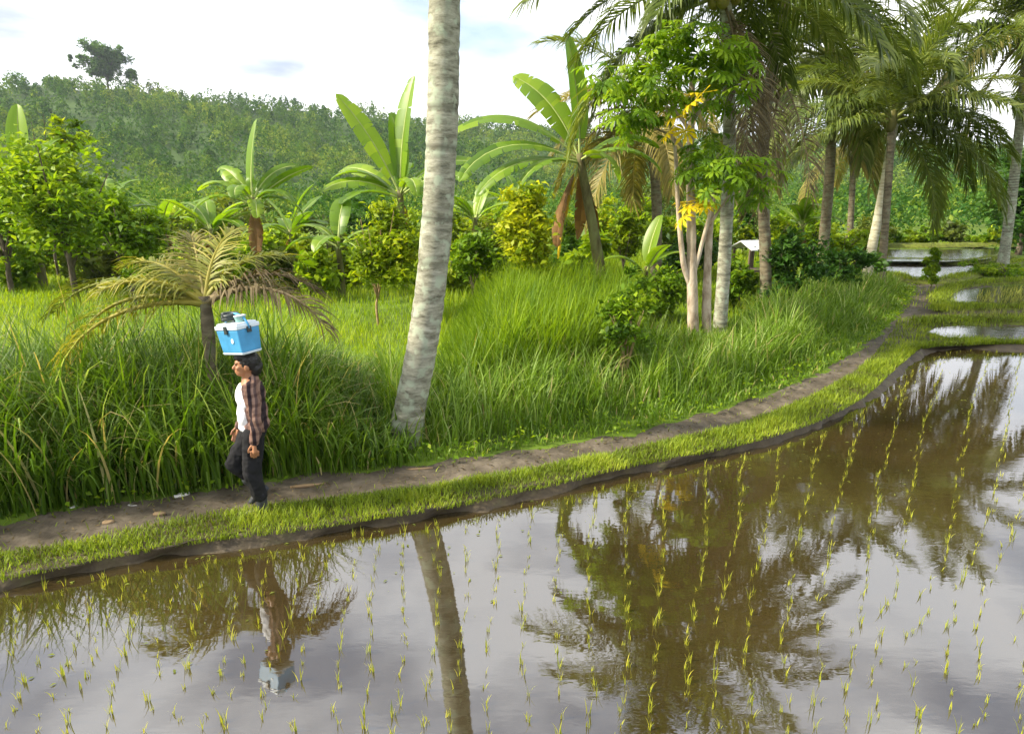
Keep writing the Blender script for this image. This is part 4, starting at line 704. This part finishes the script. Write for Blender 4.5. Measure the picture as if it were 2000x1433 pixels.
# ------------------------------------------------------------------ papaya-like tree with lobed leaves
def lobed_mesh(seed, mat):
    g = np.random.default_rng(seed); Vs = [(0, 0, 0)]; Fs = []; nl = 9; sz = .25
    for i in range(nl):
        a = R(-140 + 280 * i / (nl - 1)); L_ = sz * (1.0 - .35 * abs(i - 4) / 4) * g.uniform(.8, 1.15); w_ = .024 * g.uniform(.8, 1.2); d = np.array([math.cos(a), math.sin(a), 0]); p = np.array([-d[1], d[0], 0])
        b = len(Vs); z1 = -.04; Vs += [tuple(d * L_ * .45 + p * w_ * .8 + np.array([0, 0, .015])), tuple(d * L_ * .45 - p * w_ * .8 + np.array([0, 0, .015])), tuple(d * L_ + np.array([0, 0, z1 - .05 * g.uniform()])), tuple(d * L_ * .75 + p * w_ * 1.25 + np.array([0, 0, -.01])), tuple(d * L_ * .75 - p * w_ * 1.25 + np.array([0, 0, -.01]))]
        Fs += [(0, b + 1, b, 0), (b, b + 1, b + 4, b + 3), (b + 3, b + 4, b + 2, b + 3)]
    me = bpy.data.meshes.new('leaf'); F3 = [tuple(dict.fromkeys(f)) for f in Fs]
    # petiole: thin three-sided rod running back from the blade
    b = len(Vs); Vs += [(0, .006, 0), (0, -.006, 0), (0, 0, .008), (-.38, .008, .06), (-.38, -.008, .06), (-.38, 0, .07)]
    F3 += [(b, b + 1, b + 4, b + 3), (b + 1, b + 2, b + 5, b + 4), (b + 2, b, b + 3, b + 5)]
    me.from_pydata([tuple(map(float, v)) for v in Vs], [], F3); at = me.attributes.new('tint', 'FLOAT', 'POINT'); at.data.foreach_set('value', np.full(len(Vs), .5, np.float32)); me.materials.append(M[mat]); return me
LOB = [lobed_mesh(i, 'lobed') for i in range(4)]; LOBY = lobed_mesh(9, 'lobed_yellow')
YP = 12.6
def lob_tree(name, label, base_px, stems, tips, yellow, wood, seed):
    g = np.random.default_rng(seed); base = py(*base_px, YP); base[2] = gz1(base[0], base[1]); root = thing(name, label, 'tree', base)
    for i, (px, r0, r1, dy) in enumerate(stems):
        P = [py(u, v, YP + dy * j / (len(px) - 1)) - base for j, (u, v) in enumerate(px)]
        V, F, T = tube(catmull(P, 30), np.linspace(r0, r1, 30) * (1 + .03 * g.normal(size=30)), 10); obj('trunk' if i == 0 else 'branch', mesh_np('trunk', V, F, T, smooth=True, mats=[M[wood]]), root)
    for k, (u, v, nl) in enumerate(tips + yellow):
        t = py(u, v, YP - .7 + g.normal(0, .45)) - base; yl = k >= len(tips)
        for i in range(int(nl * (1.0 if yl else 1.42))):
            a = g.uniform(0, 6.283); el = g.uniform(-.75, .75); rr_ = .36 * g.uniform(.7, 1.15); d = np.array([math.cos(a) * math.cos(el), math.sin(a) * math.cos(el), math.sin(el)])
            o = obj('leaf', LOBY if yl else LOB[int(g.integers(4))], root, t + d * rr_); o.rotation_euler = (g.normal(0, .25), -el * .6 + .35 + g.normal(0, .2), a); s_ = g.uniform(.8, 1.25); o.scale = (s_, s_, s_)
    return root
lob_tree('papaya_tree', 'pale forked papaya tree with spreading lobed leaves beside the verge', (1354, 690),
         [([(1354, 692), (1353, 600), (1351, 520), (1350, 430), (1348, 330), (1350, 240), (1352, 150)], .125, .05, 0), ([(1350, 560), (1336, 520), (1328, 450), (1322, 360), (1318, 290), (1300, 200)], .06, .025, -.2), ([(1353, 540), (1366, 495), (1378, 450), (1392, 400), (1408, 350)], .05, .025, -.2), ([(1349, 260), (1310, 200), (1270, 160), (1240, 140)], .04, .02, .1), ([(1350, 240), (1385, 190), (1410, 140)], .04, .02, .2), ([(1348, 300), (1300, 260), (1255, 245)], .03, .015, -.3)],
         [(1235, 150, 12), (1270, 110, 12), (1310, 80, 12), (1355, 75, 13), (1400, 95, 12), (1435, 130, 12), (1200, 180, 9), (1235, 215, 10), (1290, 160, 13), (1340, 130, 13), (1380, 150, 12), (1425, 190, 10), (1270, 215, 9), (1320, 205, 10), (1210, 245, 8), (1255, 262, 8), (1180, 150, 6), (1455, 100, 8)],
         [(1335, 240, 3), (1392, 205, 2)], 'wood_pale', 301)
lob_tree('papaya_tree', 'second papaya trunk with shaded lobed leaves between pale trunk and grey palm', (1381, 672),
         [([(1381, 674), (1380, 600), (1383, 500), (1388, 420), (1395, 350), (1405, 300)], .10, .05, .3), ([(1386, 440), (1425, 380), (1455, 345)], .03, .015, .2)],
         [(1350, 320, 8), (1390, 310, 10), (1430, 320, 10), (1465, 340, 9), (1405, 350, 10), (1440, 370, 8), (1480, 375, 7), (1360, 365, 6), (1380, 285, 8), (1500, 335, 5)], [(1352, 412, 6), (1372, 415, 3)], 'wood_pale', 302)

# ------------------------------------------------------------------ shelter roof behind
sb = base_at(1462, 19.6); root = thing('garden_shelter', 'small shelter with white sheet roof half hidden behind the papaya', 'shelter', sb, R(20))
def box_bm(bm, c, s, rot=None):
    r = bmesh.ops.create_cube(bm, size=1.0); vs = r['verts']; bmesh.ops.scale(bm, vec=s, verts=vs)
    if rot is not None: bmesh.ops.rotate(bm, cent=(0, 0, 0), matrix=rot, verts=vs)
    bmesh.ops.translate(bm, vec=c, verts=vs); return vs
def bm_obj(name, bm, mat, parent=None, loc=None, bevel=0.0, smooth=False):
    me = bpy.data.meshes.new(name); bm.to_mesh(me); bm.free(); me.materials.append(mat); o = obj(name, me, parent, loc)
    if smooth: me.polygons.foreach_set('use_smooth', np.ones(len(me.polygons), bool))
    if bevel: m = o.modifiers.new('bevel', 'BEVEL'); m.width = bevel; m.segments = 2; m.limit_method = 'ANGLE'
    return o
M['sheet'] = plain('white_sheet', (.80, .81, .84), .4); M['post'] = plain('weathered_post', (.12, .09, .06), .9)
zt = py(1462, 470, 19.6)[2] - sb[2]
for sx in (-1, 1):
    bm = bmesh.new(); box_bm(bm, (0, sx * .26, zt - .12), (.9, .6, .03), Matrix.Rotation(-sx * R(24), 3, 'X')); bm_obj('roof', bm, M['sheet'], root)
    for sy in (-1, 1):
        bm = bmesh.new(); box_bm(bm, (sx * .36, sy * .36, (zt - .22) / 2), (.06, .06, zt - .22)); bm_obj('post', bm, M['post'], root)
bm = bmesh.new(); box_bm(bm, (0, 0, .5), (.8, .8, .06)); bm_obj('platform', bm, M['post'], root)

# ------------------------------------------------------------------ litter on the path
M['litter'] = plain('pale_litter', (.70, .68, .64), .5); M['husk'] = plain('dry_husk', (.26, .18, .10), .9)
def scrap(name, label, u, v, sx, sy, sz, mat, rz, cat):
    p = gp(u, v, .075); g = np.random.default_rng(int(u)); nx_, ny_ = 6, 4; x, y = np.meshgrid(np.linspace(-1, 1, nx_), np.linspace(-1, 1, ny_))
    wd = 1 - .55 * np.abs(x) ** 2.2; top_z = sz * (.5 + .5 * g.uniform(size=x.shape)) ; Vt = np.stack([x * sx + g.normal(0, sx * .08, x.shape), y * wd * sy, top_z], 2).reshape(-1, 3); Vb = Vt.copy(); Vb[:, 2] = -.012
    ii = np.arange(nx_ * ny_).reshape(ny_, nx_); Ft = np.stack([ii[:-1, :-1], ii[:-1, 1:], ii[1:, 1:], ii[1:, :-1]], 2).reshape(-1, 4); n_ = nx_ * ny_
    ring = np.r_[ii[0], ii[1:, -1], ii[-1, -2::-1], ii[-2:0:-1, 0]]; nr = np.roll(ring, -1); Fs = np.stack([ring, ring + n_, nr + n_, nr], 1)
    o = obj(name, mesh_np(name, np.vstack([Vt, Vb]), np.vstack([Ft, Ft[:, ::-1] + n_, Fs]), smooth=False, mats=[mat]), loc=p); o.rotation_euler = (0, 0, rz); tag(o, label, cat)
scrap('paper_scrap', 'pale curled scrap at the grass edge ahead of the walker', 356, 968, .07, .028, .03, M['litter'], .6, 'litter')
scrap('plastic_scrap', 'flat grey-white plastic scrap at the grass edge', 268, 986, .085, .03, .012, M['litter'], .1, 'litter')
scrap('paper_scrap', 'small white scrap near the left end of the path', 145, 992, .03, .02, .025, M['litter'], .9, 'litter')
scrap('husk_piece', 'tan husk piece lying in the middle of the path', 312, 1003, .05, .028, .02, M['husk'], .1, 'husk')
scrap('husk_piece', 'tan husk piece beside the turf at left of path', 212, 1020, .05, .03, .018, M['husk'], .3, 'husk')
scrap('dry_leaf', 'long dry leaf lying on the path behind the walker', 600, 948, .16, .02, .014, M['husk'], .25, 'leaf')
scrap('dry_leaf', 'pale dry leaf on the path at the foot of the verge', 820, 915, .13, .018, .014, M['husk'], .15, 'leaf')

# ------------------------------------------------------------------ the walker
M['skin'] = plain('skin', (.36, .17, .085), .5, .35); M['hair'] = plain('black_hair', (.012, .010, .009), .45)
M['trouser'] = plain('black_trousers', (.014, .014, .016), .85, .2); M['boot'] = plain('dark_grey_boots', (.045, .048, .055), .6, .3); M['undershirt'] = plain('white_undershirt', (.80, .80, .82), .8, .2)
M['eye'] = plain('eye', (.02, .015, .012), .2, .6)
def plaid_mat():
    m, nd, lk = new_mat('brown_checked_shirt'); t = nd.new('ShaderNodeTexCoord'); sp = nd.new('ShaderNodeSeparateXYZ'); lk(t.outputs['Object'], sp.inputs[0])
    n = nd.new('ShaderNodeTexNoise'); n.inputs['Scale'].default_value = 6; lk(t.outputs['Object'], n.inputs['Vector'])
    a = nd.new('ShaderNodeMath'); a.operation = 'MULTIPLY_ADD'; a.inputs[1].default_value = .05; lk(n.outputs['Fac'], a.inputs[0]); lk(sp.outputs['X'], a.inputs[2])
    f = nd.new('ShaderNodeMath'); f.operation = 'MULTIPLY'; f.inputs[1].default_value = 1 / .105; lk(a.outputs[0], f.inputs[0]); fr = nd.new('ShaderNodeMath'); fr.operation = 'FRACT'; lk(f.outputs[0], fr.inputs[0])
    r = ramp(nd, [(0, (.03, .020, .024)), (.26, (.03, .020, .024)), (.30, (.25, .155, .115)), (.52, (.20, .115, .09)), (.56, (.10, .065, .06)), (.72, (.12, .075, .07)), (.76, (.28, .18, .135)), (.95, (.22, .135, .105)), (1, (.03, .02, .024))]); lk(fr.outputs[0], r.inputs[0])
    f2 = nd.new('ShaderNodeMath'); f2.operation = 'MULTIPLY'; f2.inputs[1].default_value = 1 / .085; lk(sp.outputs['Z'], f2.inputs[0]); fr2 = nd.new('ShaderNodeMath'); fr2.operation = 'FRACT'; lk(f2.outputs[0], fr2.inputs[0])
    r2_ = ramp(nd, [(0, (.55, .5, .5)), (.3, (.55, .5, .5)), (.36, (1, 1, 1)), (1, (1, 1, 1))]); lk(fr2.outputs[0], r2_.inputs[0])
    x = nd.new('ShaderNodeMix'); x.data_type = 'RGBA'; x.blend_type = 'MULTIPLY'; x.inputs['Factor'].default_value = .75; lk(r.outputs[0], x.inputs['A']); lk(r2_.outputs[0], x.inputs['B'])
    p = nd.new('ShaderNodeBsdfPrincipled'); p.inputs['Roughness'].default_value = .85; p.inputs['Specular IOR Level'].default_value = .15; lk(x.outputs['Result'], p.inputs['Base Color'])
    o = nd.new('ShaderNodeOutputMaterial'); lk(p.outputs[0], o.inputs[0]); return m
M['plaid'] = plaid_mat()
def ell(bm, c, r, rot=None):
    mt = Matrix.Translation(c) @ (rot.to_4x4() if rot is not None else Matrix.Identity(4)) @ Matrix.Diagonal((*r, 1)); bmesh.ops.create_icosphere(bm, subdivisions=3, radius=1, matrix=mt)
def capsule(bm, p0, r0, p1, r1, flat=1.0, seg=14):
    """tapered limb with round ends"""
    p0, p1 = Vector(p0), Vector(p1); d = p1 - p0; L_ = d.length; q = d.to_track_quat('Z', 'Y').to_matrix().to_4x4(); prof = []
    for i in range(6): a = math.pi / 2 * (1 - i / 5); prof.append((r0 * math.cos(a), -r0 * math.sin(a)))
    for i in range(6): a = math.pi / 2 * i / 5; prof.append((r1 * math.cos(a), L_ + r1 * math.sin(a)))
    rows = []
    for r, z in prof: rows.append([bm.verts.new((Matrix.Translation(p0) @ q) @ Vector((max(r, 1e-4) * math.cos(6.2832 * j / seg), max(r, 1e-4) * flat * math.sin(6.2832 * j / seg), z))) for j in range(seg)])
    for a, b in zip(rows[:-1], rows[1:]):
        for j in range(seg): bm.faces.new((a[j], a[(j + 1) % seg], b[(j + 1) % seg], b[j]))
    bm.faces.new(rows[0][::-1]); bm.faces.new(rows[-1])
def fused(name, bm, mat, parent, vox=.008, smooth=4):
    o = bm_obj(name, bm, mat, parent); m = o.modifiers.new('fuse', 'REMESH'); m.mode = 'VOXEL'; m.voxel_size = vox; m.use_smooth_shade = True
    if smooth: s_ = o.modifiers.new('soften', 'SMOOTH'); s_.iterations = smooth; s_.factor = .5
    if name in ('shirt', 'trousers', 'undershirt'):      # folds of the cloth
        tx = bpy.data.textures.get('folds') or bpy.data.textures.new('folds', 'CLOUDS'); tx.noise_scale = .075
        d_ = o.modifiers.new('folds', 'DISPLACE'); d_.texture = tx; d_.texture_coords = 'LOCAL'; d_.strength = .030; d_.mid_level = .5
    return o
pf = gp(512, 996, .075); pa, pb = gp(300, 1005), gp(600, 962); hd = math.atan2((pa - pb)[1], (pa - pb)[0])
person = thing('person', 'person in checked shirt and black trousers walking with blue box on head', 'person', pf, hd)
# joints: x forward, y to the walker's left, z up
hipL, hipR = (0, .085, .80), (0.01, -.085, .80); kneL, kneR = (.045, .085, .43), (.20, -.085, .475); ankL, ankR = (-.01, .085, .085), (.02, -.085, .20)
shL, shR = (-.01, .165, 1.245), (.0, -.165, 1.245); elL, elR = (-.055, .215, .985), (.03, -.215, .985); wrL, wrR = (-.01, .215, .765), (.13, -.205, .80)
bm = bmesh.new()
ell(bm, (-.012, 0, 1.452), (.096, .075, .105)); ell(bm, (.032, 0, 1.395), (.062, .056, .068)); ell(bm, (.060, 0, 1.362), (.030, .032, .024))   # skull, jaw, chin
capsule(bm, (.082, 0, 1.448), .010, (.104, 0, 1.415), .016); ell(bm, (.070, 0, 1.468), (.022, .048, .014)); ell(bm, (.088, 0, 1.386), (.012, .026, .008)); ell(bm, (.086, 0, 1.374), (.012, .022, .008))
for sg in (1, -1): ell(bm, (-.008, sg * .076, 1.425), (.020, .010, .032)); ell(bm, (.062, sg * .040, 1.420), (.024, .022, .022))
capsule(bm, (-.022, 0, 1.26), .056, (-.004, 0, 1.40), .050)
ell(bm, (-.01, 0, 1.16), (.095, .145, .17)); ell(bm, (-.005, 0, .95), (.085, .125, .19)); ell(bm, (-.01, 0, .83), (.10, .145, .10))
for sh, elb, wr in ((shL, elL, wrL), (shR, elR, wrR)): capsule(bm, sh, .048, elb, .038); capsule(bm, elb, .038, wr, .026)
for hp, kn, an in ((hipL, kneL, ankL), (hipR, kneR, ankR)): capsule(bm, hp, .082, kn, .056); capsule(bm, kn, .054, an, .036)
def hand(bm, wr, fw, sd):
    w = Vector(wr); dn = Vector(fw).normalized(); fr = Vector((1, 0, 0)); fr = (fr - fr.dot(dn) * dn).normalized(); inn = Vector((0, -sd, 0))
    capsule(bm, w, .024, w + dn * .075, .034, .62)
    for i, L_ in enumerate((.068, .078, .072, .056)):
        k = w + dn * .080 + fr * (.030 - .020 * i); m1 = k + dn * L_ * .55 + inn * .010; capsule(bm, k, .0095, m1, .0088, seg=8); capsule(bm, m1, .0088, m1 + dn * L_ * .38 + inn * .022, .0078, seg=8)
    t0 = w + dn * .028 + fr * .026; t1 = t0 + dn * .035 + fr * .022 + inn * .008; capsule(bm, t0, .013, t1, .0105, seg=8); capsule(bm, t1, .0105, t1 + dn * .030 + fr * .004 + inn * .010, .009, seg=8)
hand(bm, wrL, (.05, 0, -1), 1); hand(bm, wrR, (.35, 0, -1), -1)
body = fused('body', bm, M['skin'], person, .0055, 2)
for sg in (1, -1):
    bm = bmesh.new(); ell(bm, (.083, sg * .030, 1.449), (.008, .011, .007)); bm_obj('eye', bm, M['eye'], person, smooth=True)
bm = bmesh.new(); ell(bm, (-.028, 0, 1.468), (.100, .086, .100)); ell(bm, (-.075, 0, 1.40), (.055, .070, .075)); ell(bm, (.02, 0, 1.515), (.075, .070, .050)); ell(bm, (-.108, 0, 1.42), (.034, .045, .045))
hr_ = fused('hair', bm, M['hair'], person, .007, 2); tx = bpy.data.textures.new('locks', 'CLOUDS'); tx.noise_scale = .022; dd = hr_.modifiers.new('locks', 'DISPLACE'); dd.texture = tx; dd.texture_coords = 'LOCAL'; dd.strength = .014
bm = bmesh.new(); ell(bm, (.020, 0, 1.13), (.098, .128, .16)); ell(bm, (.030, 0, .97), (.098, .120, .16)); ell(bm, (.022, 0, .86), (.105, .125, .06)); fused('undershirt', bm, M['undershirt'], person, .009, 4)
bm = bmesh.new(); ell(bm, (-.03, 0, 1.165), (.108, .172, .15)); ell(bm, (-.03, 0, 1.0), (.112, .160, .18)); ell(bm, (-.028, 0, .87), (.122, .168, .095))
capsule(bm, (-.03, -.13, 1.255), .052, (-.03, .13, 1.255), .052)
for sh, elb, wr in ((shL, elL, wrL), (shR, elR, wrR)):
    capsule(bm, sh, .066, elb, .056); e_ = Vector(elb); capsule(bm, elb, .056, e_ + (Vector(wr) - e_) * .93, .044)
capsule(bm, (-.04, 0, 1.27), .066, (-.03, 0, 1.315), .058)
fused('shirt', bm, M['plaid'], person, .009, 4)
bm = bmesh.new(); ell(bm, (-.012, 0, .82), (.112, .150, .10))
capsule(bm, hipL, .100, kneL, .080); capsule(bm, kneL, .080, (.0, .085, .20), .066); capsule(bm, hipR, .100, kneR, .082); capsule(bm, kneR, .082, (.05, -.085, .29), .064)
fused('trousers', bm, M['trouser'], person, .009, 4)
for (ax, ay, az_), pit in ((ankL, 0), (ankR, R(38))):
    bm = bmesh.new(); capsule(bm, (0, 0, .13), .056, (0, 0, -.01), .046); ell(bm, (-.02, 0, -.045), (.05, .042, .040)); ell(bm, (.07, 0, -.052), (.085, .045, .033)); ell(bm, (.125, 0, -.058), (.045, .042, .026))
    ell(bm, (.05, 0, -.075), (.125, .045, .012)); bmesh.ops.rotate(bm, cent=(0, 0, 0), matrix=Matrix.Rotation(pit, 3, 'Y'), verts=bm.verts); bmesh.ops.translate(bm, vec=(ax, ay, az_), verts=bm.verts); fused('boot', bm, M['boot'], person, .007, 2)

# the box on the head and what lies on it
M['blue'] = plain('blue_plastic', (.06, .28, .52), .5, .4); M['white_plastic'] = plain('white_plastic', (.60, .68, .74), .5, .4); M['dark_plastic'] = plain('dark_plastic', (.03, .04, .04), .5)
hm = Matrix.Rotation(hd, 4, 'Z'); top_head = Vector(pf) + hm @ Vector((.015, 0, 1.555))
cool = thing('cooler_box', 'blue cooler box with white lid carried on the walker\'s head', 'cooler box', top_head); cool.rotation_euler = (R(2), R(-7), R(-32)); cool.scale = (.82, .86, 1.02)
def frust(bm, x0, y0, x1, y1, z0, z1):
    v = [bm.verts.new(q) for q in ((-x0, -y0, z0), (x0, -y0, z0), (x0, y0, z0), (-x0, y0, z0), (-x1, -y1, z1), (x1, -y1, z1), (x1, y1, z1), (-x1, y1, z1))]
    for f in ((3, 2, 1, 0), (4, 5, 6, 7), (0, 1, 5, 4), (1, 2, 6, 5), (2, 3, 7, 6), (3, 0, 4, 7)): bm.faces.new([v[i] for i in f])
bm = bmesh.new(); frust(bm, .17, .115, .188, .130, .012, .215); bm_obj('body', bm, M['blue'], cool, bevel=.012)
bm = bmesh.new(); frust(bm, .166, .111, .176, .121, -.006, .014); bm_obj('base_trim', bm, M['white_plastic'], cool, bevel=.006)
bm = bmesh.new(); frust(bm, .194, .136, .194, .136, .215, .250); frust(bm, .182, .124, .172, .114, .250, .268); bm_obj('lid', bm, M['white_plastic'], cool, bevel=.007)
hp_ = [Vector((.205 * math.cos(a), 0, .21 + .13 * math.sin(a))) for a in np.linspace(0, math.pi, 13)]
V, F, T = tube([tuple(p) for p in hp_], .010, 8); obj('handle', mesh_np('handle', V, F, T, smooth=True, mats=[M['blue']]), cool)
for sx in (-1, 1):
    bm = bmesh.new(); box_bm(bm, (sx * .199, 0, .205), (.016, .05, .05)); bm_obj('hinge', bm, M['dark_plastic'], cool, bevel=.004)
bm = bmesh.new(); box_bm(bm, (0, -.140, .215), (.05, .014, .07)); bm_obj('latch', bm, M['dark_plastic'], cool, bevel=.004)
bm = bmesh.new(); bmesh.ops.create_circle(bm, cap_ends=True, radius=.022, segments=16, matrix=Matrix.Translation((.06, -.1275, .12)) @ Matrix.Rotation(R(86), 4, 'X')); bm_obj('emblem', bm, M['white_plastic'], cool)
cm = cool.rotation_euler.to_matrix(); lidp = lambda x, y: top_head + cm @ Vector((x * .82, y * .86, .266 * 1.02))
# a coil of dark cloth (head pad) and a small tub riding on the lid
tb = thing('coiled_cloth', 'dark round coil of cloth lying on the cooler lid', 'cloth', lidp(-.085, .0)); tb.rotation_euler = cool.rotation_euler
a = np.linspace(0, 2 * np.pi * 2.6, 70); V, F, T = tube(np.stack([.058 * np.cos(a), .058 * np.sin(a), .018 + a * .0036], 1), .020, 8); obj('coil', mesh_np('coil', V, F, T, smooth=True, mats=[M['dark_plastic']]), tb)
M['green_pl'] = plain('pale_green_plastic', (.22, .38, .36), .5, .4)
tb = thing('plastic_tub', 'small pale green tub standing on the cooler lid', 'tub', lidp(.085, .0)); tb.rotation_euler = cool.rotation_euler
V, F, T = tube([(0, 0, 0), (0, 0, .01), (0, 0, .045), (0, 0, .052)], [.040, .042, .048, .050], 18); obj('tub', mesh_np('tub', V, F, T, smooth=True, mats=[M['green_pl']]), tb)
V, F, T = tube([(0, 0, .053), (0, 0, .060), (0, 0, .064)], [.052, .052, .035], 18); obj('lid', mesh_np('lid', V, F, T, smooth=True, mats=[M['white_plastic']]), tb)

# ------------------------------------------------------------------ the humid air
bm = bmesh.new(); box_bm(bm, (0, 0, 47.5), (5600, 5600, 99))
me = bpy.data.meshes.new('haze'); bm.to_mesh(me); bm.free()
m, nd, lk = new_mat('humid_air'); pv = nd.new('ShaderNodeVolumePrincipled'); pv.inputs['Color'].default_value = (.80, .88, 1.0, 1); pv.inputs['Density'].default_value = 0.00021; pv.inputs['Anisotropy'].default_value = .1
o_ = nd.new('ShaderNodeOutputMaterial'); lk(pv.outputs[0], o_.inputs['Volume']); me.materials.append(m)
tag(obj('haze', me, kind='stuff'), 'thin humid haze hanging over the valley', 'haze')
